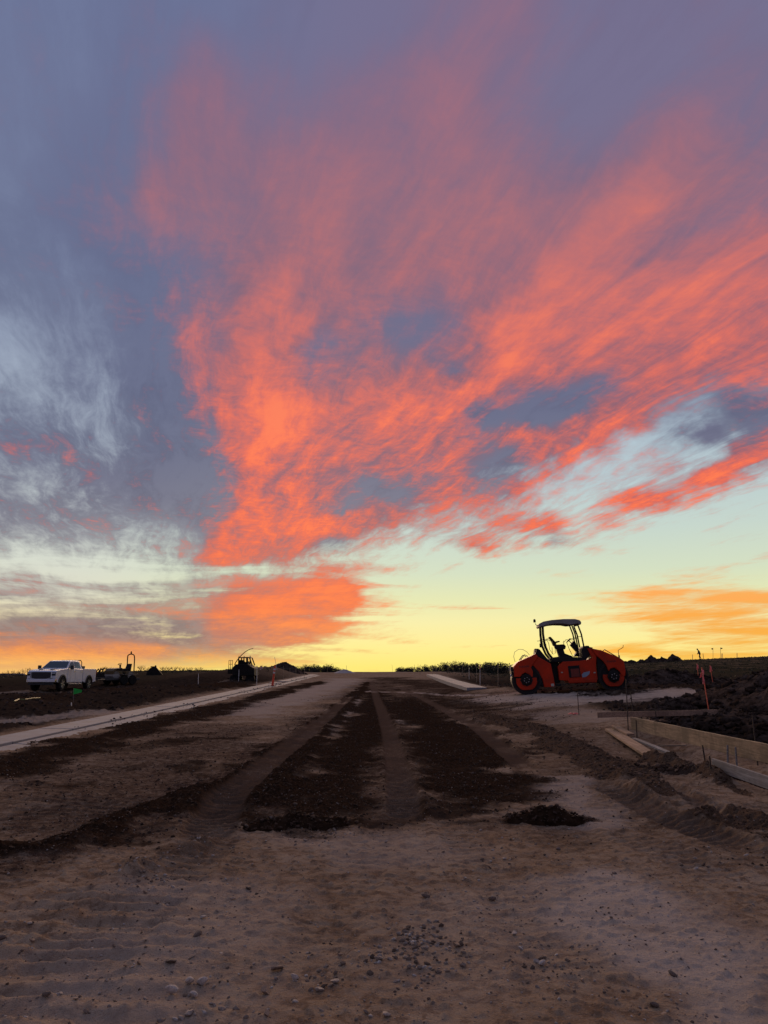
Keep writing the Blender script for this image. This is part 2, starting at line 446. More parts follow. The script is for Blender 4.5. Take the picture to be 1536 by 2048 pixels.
# loose dark soil ------------------------------------------------------------
stroke('dark', [(670,1610),(690,1520),(745,1430),(752,1385)], .75)
stroke('dark', [(955,1595),(925,1510),(860,1440),(815,1400)], .95)
stroke('dark', [(900,1470),(960,1520)], .45)
stroke('dark', [(480,1635),(560,1560),(640,1480)], .34, .9); stroke('dark', [(620,1635),(740,1640)], .22, .9); stroke('dark', [(860,1625),(1020,1615)], .26, .9)
stroke('dark', [(520,1600),(600,1520),(690,1420),(735,1365)], .36)
stroke('dark', [(-60,1705),(120,1690),(250,1640),(390,1590)], .30)
stroke('dark', [(330,1640),(430,1580),(520,1525),(640,1440),(720,1375)], .17)
stroke('dark', [(-40,1545),(120,1502),(300,1452),(470,1408),(640,1364)], .8, .95)
stroke('dark', [(520,1650),(650,1655)], .32); stroke('dark', [(1040,1638),(1150,1634)], .26); stroke('dark', [(900,1640),(1040,1640)], .16, .6)
stroke('dark', [(940,1380),(830,1362),(760,1358)], 2.0, .6); stroke('dark', [(790,1395),(880,1400),(960,1420)], 1.0, .75)
stroke('dark', [(200,1395),(330,1392),(480,1372)], 2.0, .9); stroke('dark', [(0,1420),(120,1412)], 1.2, .6)
# damp ground around it
for pts, w, a in (([(760,1600),(760,1500),(770,1420),(780,1375)], 1.6, .9), ([(920,1420),(860,1380),(830,1360)], 2.6, .95), ([(745,1400),(765,1370),(780,1355)], 2.0, .9), ([(1010,1440),(900,1395),(850,1370)], 1.8, .9), ([(-60,1715),(120,1690),(300,1640),(440,1580),(600,1480),(690,1410)], .95, 1.0), ([(520,1640),(540,1580),(620,1500)], .7, 1.0), ([(860,1600),(980,1580)], .9, 1.0), ([(480,1640),(420,1680),(350,1700)], .5, .6),
                  ([(-20,1560),(250,1470),(480,1410)], .9, .7), ([(1050,1640),(1160,1690)], .5, .5), ([(1380,1640),(1536,1670)], .5, .7), ([(60,1650),(200,1600),(330,1530),(480,1460)], 1.1, .85), ([(-40,1620),(150,1560),(300,1500),(420,1450)], 1.0, .7), ([(1000,1640),(1110,1620)], .5, .8), ([(1060,1440),(1180,1520),(1300,1620),(1480,1700)], 1.2, .5), ([(300,1720),(450,1680)], .5, .4),
                  ([(1000,1440),(1040,1460)], .8, .5), ([(1420,1580),(1300,1500),(1250,1465)], .5, .35)):
    stroke('damp', pts, w, a, .75)
# brown windrows -------------------------------------------------------------
stroke('brown', [(960,1432),(1080,1470),(1200,1530),(1320,1590)], .42)
stroke('brown', [(1320,1525),(1380,1545),(1440,1565),(1500,1590)], .2)
stroke('brown', [(1400,1640),(1470,1625),(1536,1655)], .2)
# ridges that stand proud (height in metres = amp) ---------------------------
for line, w, a in (
    ([(520,1600),(600,1520),(690,1420),(735,1365)], .25, .06), ([(-60,1708),(120,1690),(250,1640),(390,1585)], .24, .09),
    ([(330,1645),(430,1580),(520,1525),(640,1440)], .2, .05),
    ([(960,1432),(1080,1470),(1200,1530),(1320,1590)], .42, .10), ([(1310,1525),(1380,1545),(1440,1565)], .18, .16),
    ([(1270,1590),(1370,1645),(1536,1700)], .13, .05), ([(1400,1640),(1460,1625),(1536,1650)], .16, .09),
    ([(-40,1548),(300,1454),(640,1364)], .3, .06), ([(1240,1560),(1330,1620),(1536,1690)], .1, .04),
    ([(380,1695),(330,1720),(270,1745)], .14, .05), ([(420,1680),(390,1700)], .1, .06), ([(880,1450),(930,1445),(1050,1430)], .3, .06),
    ([(820,1560),(870,1625)], .12, .05), ([(560,1590),(640,1500)], .2, .05)):
    stroke('ridge', line, w, a)
# wheel tracks pressed in ----------------------------------------------------
for line, w in (([(815,1650),(800,1560),(778,1460),(752,1392),(742,1360)], .2), ([(1060,1545),(960,1460),(880,1415),(800,1375)], .22),
                ([(400,1690),(450,1600),(560,1510),(700,1395)], .26), ([(1536,1720),(1300,1620),(1180,1560)], .2),
                ([(1310,1560),(1420,1620),(1536,1665)], .14)):
    stroke('track', line, w)
for line, w, a in (([(1180,1690),(1060,1600)], .3, .5), ([(40,2100),(170,1900),(330,1760),(450,1650)], .3, .5), ([(1536,1665),(1400,1600),(1290,1560)], .16, .8), ([(560,2000),(700,1760),(790,1600)], .24, .35), ([(1180,2000),(1020,1790),(880,1600)], .24, .35), ([(1536,1800),(1300,1690),(1130,1640)], .25, .4)):
    stroke('track', line, w, a)
# pale, dry, well compacted --------------------------------------------------
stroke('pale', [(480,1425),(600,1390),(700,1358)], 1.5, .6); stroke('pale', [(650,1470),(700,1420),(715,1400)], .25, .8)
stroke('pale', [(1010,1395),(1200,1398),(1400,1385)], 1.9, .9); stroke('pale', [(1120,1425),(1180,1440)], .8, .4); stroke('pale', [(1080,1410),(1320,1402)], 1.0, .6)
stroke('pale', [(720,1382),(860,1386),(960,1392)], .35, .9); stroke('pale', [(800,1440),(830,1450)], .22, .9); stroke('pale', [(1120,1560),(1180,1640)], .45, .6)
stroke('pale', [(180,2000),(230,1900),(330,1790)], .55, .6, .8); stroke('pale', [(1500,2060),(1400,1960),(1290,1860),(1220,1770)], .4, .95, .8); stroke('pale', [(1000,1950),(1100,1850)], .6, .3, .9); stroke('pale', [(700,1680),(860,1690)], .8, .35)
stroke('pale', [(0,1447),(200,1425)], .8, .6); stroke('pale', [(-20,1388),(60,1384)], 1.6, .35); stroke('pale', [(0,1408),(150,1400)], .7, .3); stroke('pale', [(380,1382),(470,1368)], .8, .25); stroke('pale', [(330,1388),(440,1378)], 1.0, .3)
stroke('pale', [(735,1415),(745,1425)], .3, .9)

def mask(kind, x, y, warp):
    m = np.zeros(x.shape); slow = fbm(x + 31, y, .55, 3, 4) * 1.4
    for line, w, amp, soft in STROKES.get(kind, []):
        xs = [p[0] for p in line]; ys = [p[1] for p in line]; pad = w * 2.6 + .5
        s = (x > min(xs) - pad) & (x < max(xs) + pad) & (y > min(ys) - pad) & (y < max(ys) + pad)
        if not s.any(): continue
        d, _ = sdist(x[s], y[s], line)
        v = amp * (1 - sst(w * (1 - soft), w * (1 + soft), d + warp[s] * (w * .45 + .16) + slow[s] * w * .5)); m[s] = np.maximum(m[s], v)
    return m
def relief(x, y, full=True):
    """height plus the soil masks"""
    h = macro(x, y) + heaps(x, y)
    warp = fbm(x, y, 1.3, 4, 1) * 1.3
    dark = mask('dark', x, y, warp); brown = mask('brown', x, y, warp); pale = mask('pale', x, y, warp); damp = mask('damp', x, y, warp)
    dark = np.maximum(dark, .85 * damp * sst(.02, .42, fbm(x + 7, y, .85, 4, 2, .6)))
    near = 1 - sst(30, 70, y)
    loose = np.maximum(np.clip(dark, 0, 1) * .62, brown)
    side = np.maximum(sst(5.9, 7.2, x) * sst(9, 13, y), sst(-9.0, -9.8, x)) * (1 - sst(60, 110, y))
    onroad = 1 - side
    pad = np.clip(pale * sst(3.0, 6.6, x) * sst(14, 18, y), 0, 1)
    rough = (.16 + .84 * np.clip(loose + .55 * side * (1 - pad), 0, 1))
    h = h + .05 * fbm(x, y, .35, 3, 2) + .018 * fbm(x, y, 1.4, 3, 3) * (.5 + .5 * rough)
    h = h + rough * (.055 * fbm(x, y, 4.5, 4, 0, .6)) * (1 - .3 * sst(10, 40, y)) + (.008 * fbm(x, y, 8, 4, 4, .62) + .010 * np.clip(fbm(x, y, 17, 3, 1, .6) - .12, 0, None) * 3) * near
    lump = np.clip(fbm(x, y, 2.4, 4, 5, .65) - .05, 0, None); h = h + side * (1 - pad) * .2 * lump
    rag = 1 + .55 * fbm(x, y, 5.0, 3, 2, .6)
    for line, w, amp, soft in STROKES['ridge']:
        xs = [p[0] for p in line]; ys = [p[1] for p in line]; pd = w * 3 + .3
        s = (x > min(xs) - pd) & (x < max(xs) + pd) & (y > min(ys) - pd) & (y < max(ys) + pd)
        if s.any():
            d, _ = sdist(x[s], y[s], line); h[s] += amp * np.exp(-((d + .25 * warp[s] * w) / w) ** 2) * rag[s]
    trk = np.zeros(x.shape)
    for line, w, amp, soft in STROKES['track']:
        xs = [p[0] for p in line]; ys = [p[1] for p in line]; pd = w * 2.5
        s = (x > min(xs) - pd) & (x < max(xs) + pd) & (y > min(ys) - pd) & (y < max(ys) + pd)
        if s.any():
            d, q = sdist(x[s], y[s], line); LN = sum(math.dist(a_, b_) for a_, b_ in zip(line, line[1:]))
            m = (1 - sst(w * .8, w * 1.15, d)) * sst(0, .9, q) * sst(0, .9, LN - q) * amp
            lug = np.clip(np.sin(q * 2 * math.pi / .155 + np.sign(np.sin(d * 9)) * .9) * 1.6, -1, 1)
            h[s] += m * (-.03 + .018 * lug * (.4 + .6 * sst(-.3, .4, warp[s]))) + .022 * amp * np.exp(-((d - w * 1.2) / .07) ** 2) * sst(0, .9, q) * sst(0, .9, LN - q)
            trk[s] = np.maximum(trk[s], m)
    # faint roller / dozer ribs over the near ground
    ribs = np.sin(y * 2 * math.pi / .23 + 2.2 * fbm(x, y, .9, 2, 3) * 3) * sst(-.1, .35, fbm(x, y, .55, 3, 4)) * (1 - sst(9, 16, y))
    h = h + (.006 + .008 * sst(-.3, -1.4, x)) * ribs * (1 - loose)
    # excavated strip along the forms and under the walks
    h = h - .16 * sst(5.12, 5.36, x) * (1 - sst(5.7, 6.2, x)) * sst(7, 9, y) * (1 - sst(16.6, 17.6, y))
    return h, dark, brown, pale, trk, side, damp
def zg(x, y):
    a = np.array([float(x)]); b = np.array([float(y)]); return float(relief(a, b)[0][0])

def axis_u():
    a = np.linspace(0, .42, 400); b = .42 + (np.linspace(0, 1, 70)[1:] ** 1.5) * 1.3; c = np.array([2.2, 3.4, 6, 12, 30])
    p = np.concatenate([a, b, c]); return np.concatenate([-p[:0:-1], p])
def axis_y():
    r = [-80, -50, -30, -18, -10, -6, -3, -1, 0, .6, 1.1, 1.5, 1.9, 2.2, 2.5]; y = 2.7
    while y < 4200:
        r.append(y)
        y += .05 if y < 3.3 else .016 if y < 6 else max(.016, .00036 * y * y) if y < 30 else .00036 * 900 * (y / 30) ** 1.6
    return np.array(r)
US, YS = axis_u(), axis_y()
YY, UU = np.meshgrid(YS, US, indexing='ij')
XX = UU * np.maximum(YY + 6, 6.0)
fx, fy = XX.ravel(), YY.ravel()
fz, fdark, fbrown, fpale, ftrk, fside, fdamp = relief(fx, fy)
NR, NC = XX.shape
me = bpy.data.meshes.new('ground')
me.vertices.add(NR * NC); me.vertices.foreach_set('co', np.stack([fx, fy, fz], 1).astype(np.float32).ravel())
ii = (np.arange(NR - 1)[:, None] * NC + np.arange(NC - 1)[None, :]).ravel()
quads = np.stack([ii, ii + 1, ii + NC + 1, ii + NC], 1).astype(np.int32)
me.loops.add(quads.size); me.loops.foreach_set('vertex_index', quads.ravel())
me.polygons.add(len(quads)); me.polygons.foreach_set('loop_start', np.arange(0, quads.size, 4, dtype=np.int32))
me.polygons.foreach_set('use_smooth', np.ones(len(quads), bool))
me.update()
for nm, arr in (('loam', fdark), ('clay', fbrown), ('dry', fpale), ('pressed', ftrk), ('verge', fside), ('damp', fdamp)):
    at = me.attributes.new(nm, 'FLOAT', 'POINT'); at.data.foreach_set('value', arr.astype(np.float32))
print('ground', NR, NC, len(quads))

gm, t, b = newmat('bare_earth')
geo = t.n('ShaderNodeNewGeometry').outputs['Position']
A = lambda n: t.n('ShaderNodeAttribute', attribute_name=n).outputs['Fac']
n_big = t.noise(geo, .5, 5, .6); n_mid = t.noise(geo, 3.2, 6, .62); n_fin = t.noise(geo, 26, 6, .7); n_gr = t.noise(geo, 95, 3, .6)
base = t.mix(t.rng(n_big, .3, .7), (.335, .216, .122, 1), (.43, .312, .208, 1))
base = t.mix(t.math('MULTIPLY', t.rng(n_mid, .40, .66), .6), base, (.225, .132, .072, 1))
n_pat = t.noise(geo, 8.5, 5, .68, .6)
base = t.mix(t.rng(n_pat, .48, .62, 0, .75), base, (.17, .102, .060, 1)); base = t.mix(t.rng(n_pat, .47, .34, 0, .4), base, (.42, .315, .22, 1))
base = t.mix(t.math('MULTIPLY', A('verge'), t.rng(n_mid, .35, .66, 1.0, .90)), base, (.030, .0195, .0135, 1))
base = t.mix(t.math('MULTIPLY', A('damp'), t.rng(n_pat, .28, .6, .45, 1.0)), base, t.mix(n_fin, (.030, .0170, .0105, 1), (.105, .061, .040, 1)))
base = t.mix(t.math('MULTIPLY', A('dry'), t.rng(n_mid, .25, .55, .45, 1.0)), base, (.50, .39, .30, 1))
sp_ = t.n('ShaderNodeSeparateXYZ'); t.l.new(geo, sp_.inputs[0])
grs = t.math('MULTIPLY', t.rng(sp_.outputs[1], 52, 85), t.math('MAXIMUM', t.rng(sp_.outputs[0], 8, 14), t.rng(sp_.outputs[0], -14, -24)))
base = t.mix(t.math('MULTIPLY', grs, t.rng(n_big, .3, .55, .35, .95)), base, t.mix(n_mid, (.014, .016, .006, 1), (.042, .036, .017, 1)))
edge = t.math('ADD', t.math('ADD', A('loam'), t.math('MULTIPLY', t.math('SUBTRACT', n_fin, .5), .8)), t.math('MULTIPLY', t.math('SUBTRACT', n_mid, .5), .9))
loam = t.mix(t.rng(n_fin, .35, .68), (.018, .0098, .0054, 1), (.058, .032, .0185, 1))
base = t.mix(t.rng(edge, .12, .95), base, loam)
edge2 = t.math('ADD', A('clay'), t.math('MULTIPLY', t.math('SUBTRACT', n_fin, .5), .8))
base = t.mix(t.math('MULTIPLY', t.rng(edge2, .35, .65), .85), base, t.mix(t.rng(n_fin, .35, .65), (.055, .030, .017, 1), (.12, .072, .042, 1)))
base = t.mix(t.math('MULTIPLY', A('pressed'), t.rng(t.math('MAXIMUM', A('loam'), A('damp')), 0, .6, .12, .7)), base, t.mix(n_fin, (.085, .052, .033, 1), (.17, .108, .072, 1)))
clean = t.math('SUBTRACT', 1.0, t.math('MULTIPLY', t.math('MAXIMUM', A('loam'), A('verge')), .85))
base = t.mix(t.math('MULTIPLY', t.rng(n_gr, .56, .72, 0, .5), clean), base, (.40, .32, .27, 1))
base = t.mix(t.rng(n_gr, .44, .30, 0, .55), base, t.mix(.5, base, (.03, .018, .012, 1)))
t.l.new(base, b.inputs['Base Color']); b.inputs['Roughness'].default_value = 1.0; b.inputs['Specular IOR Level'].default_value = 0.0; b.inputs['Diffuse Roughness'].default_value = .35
bp = t.n('ShaderNodeBump'); bp.inputs['Strength'].default_value = 1.0; bp.inputs['Distance'].default_value = .028
t.l.new(t.math('ADD', t.math('MULTIPLY', n_fin, .8), t.math('MULTIPLY', n_gr, .35)), bp.inputs['Height'])
t.l.new(bp.outputs[0], b.inputs['Normal'])
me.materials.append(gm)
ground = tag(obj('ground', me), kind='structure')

# ================================================================== colours
plain('concrete', (.235, .22, .22), .9, var=.12, scale=3, bump=.25, dirt=(.17, .12, .095), dirt_amt=.55)
def wood(name, c, dirt, amt):
    m, t, b = newmat(name); tc = t.n('ShaderNodeTexCoord').outputs['Object']
    gr = t.noise(tc, 3.0, 6, .65, .8, stretch=(9, .55, 12)); bl = t.noise(tc, 1.1, 5, .65); kn = t.noise(tc, 5, 4, .7)
    cc = t.mix(t.rng(gr, .32, .68), tuple(q * .62 for q in c) + (1,), tuple(q * 1.22 for q in c) + (1,))
    cc = t.mix(t.math('MULTIPLY', t.rng(bl, .38, .62), amt), cc, (*dirt, 1)); cc = t.mix(t.rng(kn, .62, .76, 0, .7), cc, tuple(q * .35 for q in dirt) + (1,))
    t.l.new(cc, b.inputs['Base Color']); b.inputs['Roughness'].default_value = .85; b.inputs['Specular IOR Level'].default_value = .2
    bp = t.n('ShaderNodeBump'); bp.inputs['Strength'].default_value = .5; bp.inputs['Distance'].default_value = .008; t.l.new(gr, bp.inputs['Height']); t.l.new(bp.outputs[0], b.inputs['Normal'])
wood('form_wood', (.40, .275, .165), (.14, .105, .066), .75)
wood('new_wood', (.34, .215, .14), (.13, .085, .06), .6)
wood('grey_wood', (.27, .25, .24), (.15, .13, .115), .6)
plain('rebar', (.045, .03, .024), .7, .4, var=.3, scale=20)
plain('stake_orange', (.62, .10, .045), .75, var=.2, scale=8)
plain('ribbon_pink', (.95, .18, .16), .5, var=.12, scale=8)
plain('lath_white', (.62, .58, .54), .8, var=.15, scale=8)
plain('lath_wood', (.26, .19, .13), .8, var=.2, scale=8)
plain('flag_green', (.01, .42, .04), .6, var=.15, scale=8)
plain('tube_orange', (.75, .07, .02), .55, var=.15, scale=6, dirt=(.15, .05, .03), dirt_amt=.4)
plain('rubber', (.009, .0085, .0085), .85, var=.25, scale=10, dirt=(.03, .023, .018), dirt_amt=.5, spec=.2)
plain('black_paint', (.007, .0065, .0065), .6, var=.3, scale=5, dirt=(.02, .015, .012), dirt_amt=.4, spec=.25)
plain('roller_orange', (.48, .026, .003), .45, var=.14, scale=2.0, dirt=(.14, .028, .012), dirt_amt=.45, spec=.2)
plain('drum_steel', (.016, .014, .013), .6, .2, var=.3, scale=4, dirt=(.035, .026, .02), dirt_amt=.6, spec=.25)
plain('bare_steel', (.35, .34, .33), .4, .8, var=.2, scale=6, dirt=(.1, .08, .07), dirt_amt=.4)
plain('canopy_grey', (.21, .20, .20), .6, var=.15, scale=3, dirt=(.15, .13, .12), dirt_amt=.4)
plain('decal_grey', (.24, .30, .38), .5, var=.15, scale=9)
plain('letter_black', (.012, .01, .01), .5)
plain('label_pale', (.5, .45, .36), .6)
plain('truck_white', (.66, .66, .68), .3, var=.05, scale=1.5, dirt=(.36, .32, .29), dirt_amt=.3, coat=.5)
plain('chrome', (.55, .55, .56), .18, 1.0, var=.08)
plain('lamp_lens', (.55, .58, .62), .12, var=.05)
plain('glass_dark', (.010, .014, .018), .06, var=.1, spec=.8)
plain('black_plastic', (.02, .02, .021), .6, var=.2)
plain('rim_alloy', (.42, .42, .42), .35, .8, var=.1)
plain('machine_yellow', (.12, .07, .018), .6, var=.25, scale=4, dirt=(.06, .045, .03), dirt_amt=.7)
plain('machine_dark', (.009, .008, .007), .75, var=.35, scale=3, dirt=(.022, .016, .012), dirt_amt=.5, spec=.2)
plain('trailer_steel', (.05, .048, .047), .6, .3, var=.3)
plain('drum_pale', (.30, .28, .27), .5, .4, var=.2)
plain('hose_yellow', (.20, .19, .06), .6)
plain('tarp_blue', (.035, .06, .11), .5, var=.25, scale=4)
plain('coat_dark', (.03, .035, .028), .9); plain('hat_dark', (.05, .05, .045), .7)
M = MATS
EM = lambda: MB()

# ================================================================== kerbs and walks
def strip(name, label, slabs, zoff):
    root = empty(name, (slabs[0][0], slabs[0][2], 0)); tag(root, label, 'kerb')
    ox, oy = slabs[0][0], slabs[0][2]
    for (x0, x1, y0, y1, dz) in slabs:
        m = EM(); prof = [(x0, 0), (x1, 0), (x1, 1), (x0, 1)]
        za, zb = float(macro(-6.5 if x0 < 0 else 4, y0)), float(macro(-6.5 if x0 < 0 else 4, y1)); T = .18
        j = rnd.uniform(-.006, .006)
        vs = []
        for (y, z) in ((y0 + .018, za), (y1 - .018, zb)):
            for (x, zz) in ((x0, -.1), (x1, -.1), (x1, dz[1]), (x0, dz[0])): vs.append((x - ox, y - oy, z + zz + j))
        m.add(vs, [(0, 1, 2, 3), (7, 6, 5, 4), (0, 4, 5, 1), (1, 5, 6, 2), (2, 6, 7, 3), (3, 7, 4, 0)])
        m.build('slab', M['concrete'], root, bevel=.012)
    return root
ys = [7 + 3.05 * i for i in range(16)]
walk = [(-8.55, -7.72, a, a + 3.05, (.085, .075)) for a in ys] + [(-8.5, -7.7, 56.4, 58.2, (.13, .06))]
walk += [(-8.55, -7.72, 61 + 3.05 * i, 64.05 + 3.05 * i, (.085, .075)) for i in range(9)]
strip('concrete_walk', 'pale concrete walk strip along the left edge of the dirt road', walk, 0)
pan = [(-7.68, -7.24, 7 + 3.05 * i, 10.05 + 3.05 * i, (.035, .0)) for i in range(26)]
strip('gutter_pan', 'low concrete gutter pan between left walk strip and dirt road', pan, 0)
rwalk = [(4.55, 5.65, 42 + 3.05 * i, 45.05 + 3.05 * i, (.24, .24)) for i in range(13)]
rw = strip('kerb_section', 'short raised pale concrete kerb section on the right, ending beside the roller', rwalk, 0)
# ================================================================== timber forms
def board(name, a, b, w, th, mat, label, cat='board', tilt=0.0, parts=(1.0,), mats=None):
    """plank from a to b (world, centre line); w = height of its broad side, th = thickness"""
    a, b = Vector(a), Vector(b); L = (b - a).length; root = empty(name, a); tag(root, label, cat)
    xa = (b - a).normalized(); up = Vector((0, 0, 1)); yb = up.cross(xa).normalized(); zb = xa.cross(yb)
    Rm = Matrix((xa, yb, zb)).transposed() @ Matrix.Rotation(tilt, 3, 'X')
    p0 = 0
    for i, f in enumerate(parts):
        L1 = L * f; c = xa * (p0 + L1 / 2)
        m = EM(); n = 8; vs = []; bow = rnd.uniform(-.006, .006)
        for k in range(n + 1):
            q = k / n; x = -L1 / 2 + (L1 - .004) * q; s = bow * math.sin(q * math.pi); wj = rnd.uniform(-.003, .003)
            for sy, sz in ((-1, -1), (1, -1), (1, 1), (-1, 1)): vs.append(Rm @ Vector((x, sy * th / 2 + s, sz * w / 2 + wj)) + c)
        fs = [(0, 1, 2, 3), (4 * n + 3, 4 * n + 2, 4 * n + 1, 4 * n)] + [(4 * k + j, 4 * k + (j + 1) % 4, 4 * k + 4 + (j + 1) % 4, 4 * k + 4 + j) for k in range(n) for j in range(4)]
        m.add(vs, fs); m.build('plank', (mats or [mat] * 9)[i], root, bevel=.004)
        p0 += L1
    return root
board('form_board', (5.45, 17.0, .40), (5.42, 7.6, .41), .265, .04, M['form_wood'], 'long wide timber form board raised on stakes beside the trench', parts=(.30, .36, .34), mats=[M['form_wood'], M['form_wood'], M['new_wood']])
board('form_board', (4.78, 17.25, .56), (7.62, 17.6, .60), .12, .04, M['new_wood'], 'narrow timber form board set crosswise at the far end of the trench')
board('form_board', (4.93, 11.7, .19), (4.9, 8.0, .12), .16, .04, M['grey_wood'], 'weathered grey form board at the right picture edge, nearest the camera')
def lie(pa, pb, w, th, mat, label, dz=0.0):
    a = Vector((*ground_at(*pa), 0)); b = Vector((*ground_at(*pb), 0)); a.z = zg(a.x, a.y) + th / 2 + .01 + dz; b.z = zg(b.x, b.y) + th / 2 + .02 + dz
    return board('loose_plank', a, b, w, th, mat, label, 'plank', tilt=R(90))
lie((1222, 1467), (1300, 1521), .24, .045, M['new_wood'], 'widest loose plank lying on the dirt, its cut end towards the camera', .015)
lie((1232, 1466), (1262, 1483), .16, .04, M['new_wood'], 'short loose plank behind the far end of the widest plank', .07)
lie((1268, 1488), (1340, 1518), .1, .035, M['grey_wood'], 'narrow pale loose plank lying right of the widest plank', .06)
lie((1318, 1485), (1372, 1492), .07, .03, M['lath_wood'], 'thin stick lying in the trench below the long form board', .05)

# ================================================================== stakes, laths and flags
def rod(name, top, base, r, mat, label, cat='stake', group=None, n=6, sub=.06):
    base = Vector(base); top = Vector(top); root = empty(name, base); tag(root, label, cat, group)
    m = EM(); m.tube([Vector((0, 0, -sub)), (top - base) * .5 + Vector((rnd.uniform(-.004, .004), 0, 0)), top - base], r, n)
    m.build('rod', mat, root); return root
for (tx, ty, bx, by, y, lab) in (
    (1155, 1386, 1158, 1429, None, 'thin dark rebar stake standing alone in front of the orange roller'),
    (1252, 1358, 1256, 1461, 16.9, 'tallest dark rebar stake at the corner of the two form boards'),
    (1261, 1383, 1267, 1420, 18.2, 'short leaning rebar stake just right of the tallest rebar stake'),
    (1310, 1408, 1312, 1432, 17.2, 'rebar stake against the middle of the crosswise form board'),
    (1272, 1440, 1273, 1467, 16.0, 'rebar stake under the far end of the long form board'),
    (1419, 1512, 1421, 1537, 11.3, 'dark stake holding the end of the grey form board'),
    (1405, 1490, 1411, 1523, 12.0, 'dark stake between the long form board and the grey board'),
    (1455, 1490, 1453, 1522, 12.0, 'pale wooden stake under the long form board'),
    (1505, 1432, 1511, 1482, 13.0, 'rebar stake standing behind the right half of the long form board'),
    (1471, 1494, 1473, 1525, 11.75, 'second pale wooden stake under the long form board, nearer the camera')):
    if y is None: gx, y = ground_at(bx, by)
    bse = P(bx, by, y); tp = P(tx, ty, y)
    bse.z = min(bse.z, zg(bse.x, bse.y))
    rod('rebar_stake' if 'rebar' in lab else 'wooden_stake', tp, bse, .011 if 'rebar' in lab or 'dark' in lab else .014, M['grey_wood'] if 'pale' in lab else M['rebar'], lab)
def ribbon_stake(tx, ty, bx, by, y, tail, label, w=.045):
    top, bse = P(tx, ty, y), P(bx, by, y); g = zg(bse.x, bse.y); bse.z = min(bse.z, g)
    root = empty('survey_stake', bse); tag(root, label, 'survey stake', 'orange survey stakes with ribbons by the spoil heap')
    d = top - bse; m = EM(); q = d.to_track_quat('Z', 'Y').to_matrix()
    m.box(d * .5 - Vector((0, 0, .04)), (w, .014, d.length + .08), q); m.build('lath', M['stake_orange'], root, bevel=.002)
    k = d.normalized()
    kn = EM(); kn.tube([d - k * .07 + Vector((math.cos(a) * w * .55, math.sin(a) * .02, .012 * math.sin(a * 2))) for a in np.linspace(0, 2 * math.pi, 9)], .009, 6); kn.build('knot', M['ribbon_pink'], root)
    for (sx, ln, sw) in tail:
        r = EM(); vs = []; n = 8
        for i in range(n + 1):
            f = i / n; c = d - k * .06 + Vector((sx * (f ** .7) + .01 * math.sin(f * 9), -.02 - .03 * math.sin(f * 3), -ln * f))
            a = .6 * math.sin(f * 4); hw = Vector((math.cos(a) * sw / 2, math.sin(a) * sw / 2, 0)); th = Vector((0, .0015, 0))
            vs += [c - hw - th, c + hw - th, c + hw + th, c - hw + th]
        fs = [(4 * i + j, 4 * i + (j + 1) % 4, 4 * i + 4 + (j + 1) % 4, 4 * i + 4 + j) for i in range(n) for j in range(4)] + [(0, 1, 2, 3), (4 * n + 3, 4 * n + 2, 4 * n + 1, 4 * n)]
        r.add(vs, fs); r.build('ribbon', M['ribbon_pink'], root)
ribbon_stake(1404, 1335, 1419, 1425, 20, [(-.02, .36, .055), (-.09, .2, .035)], 'nearest orange survey stake, tallest, with a long hanging pink ribbon')
ribbon_stake(1394, 1327, 1398, 1363, 46, [(-.06, .3, .07), (.05, .25, .06)], 'farther orange survey stake with ribbon, left of the tallest stake', .06)
ribbon_stake(1420, 1330, 1427, 1373, 40, [(-.06, .3, .06), (.05, .26, .06)], 'orange survey stake with ribbon, right of the tallest stake', .055)
def wire_flag(px, ptop, pbase, y, mat, label, fw=.12, fh=.09, side=1, group=None, lean=0):
    bse, top = P(px, pbase, y), P(px + lean, ptop, y); g = zg(bse.x, bse.y); bse.z = min(g, bse.z)
    root = empty('marker_flag', bse); tag(root, label, 'flag', group); d = top - bse
    m = EM(); m.tube([(0, 0, -.05), d], max(.004, y * .00022), 5); m.build('wire', M['lath_wood'], root)
    f = EM(); vs = []; n = 5
    for i in range(n + 1):
        q = i / n; yy = .02 * math.sin(q * 5)
        for e in (-.0015, .0015): vs += [d + Vector((side * fw * q, yy + e, -.005 - fh * .25 * q)), d + Vector((side * fw * q, yy + e, -fh + fh * .35 * q))]
    fs = []
    for i in range(n):
        k = 4 * i; fs += [(k, k + 1, k + 5, k + 4), (k + 2, k + 6, k + 7, k + 3), (k, k + 4, k + 6, k + 2), (k + 1, k + 3, k + 7, k + 5)]
    fs += [(0, 2, 3, 1), (4 * n, 4 * n + 1, 4 * n + 3, 4 * n + 2)]
    f.add(vs, fs); f.build('flag', mat, root)
wire_flag(147, 1376, 1412, 30, M['flag_green'], 'bright green marker flag standing in front of the white pickup', .34, .25)
wire_flag(1426, 1296, 1317, 128, M['black_paint'], 'tiny dark flag on the hilltop right of the walking person', .32, .3, -1)
wire_flag(1441, 1295, 1318, 128, M['black_paint'], 'rightmost tiny dark flag on the hilltop', .32, .3, 1)
def lath(px, pt, pb, y, mat, label, w=.05, group=None, lean=0, head=None):
    bse, top = P(px, pb, y), P(px + lean, pt, y); bse.z = min(bse.z, zg(bse.x, bse.y)); d = top - bse
    root = empty('lath_stake', bse); tag(root, label, 'stake', group)
    q = d.to_track_quat('Z', 'Y').to_matrix(); m = EM(); m.box(d * .5 - Vector((0, 0, .05)), (w, .02, d.length + .1), q); m.build('lath', mat, root)
    if head: h = EM(); h.box(d * .88 - Vector((0, .012, 0)), (w * 1.6, .03, d.length * .22), q); h.build('ribbon', M[head], root)
lath(143, 1405, 1421, 28, M['lath_white'], 'short white lath beside the green marker flag', .05)
lath(514, 1331, 1360, 52, M['lath_white'], 'tall white post beside the dark paving machine', .07)
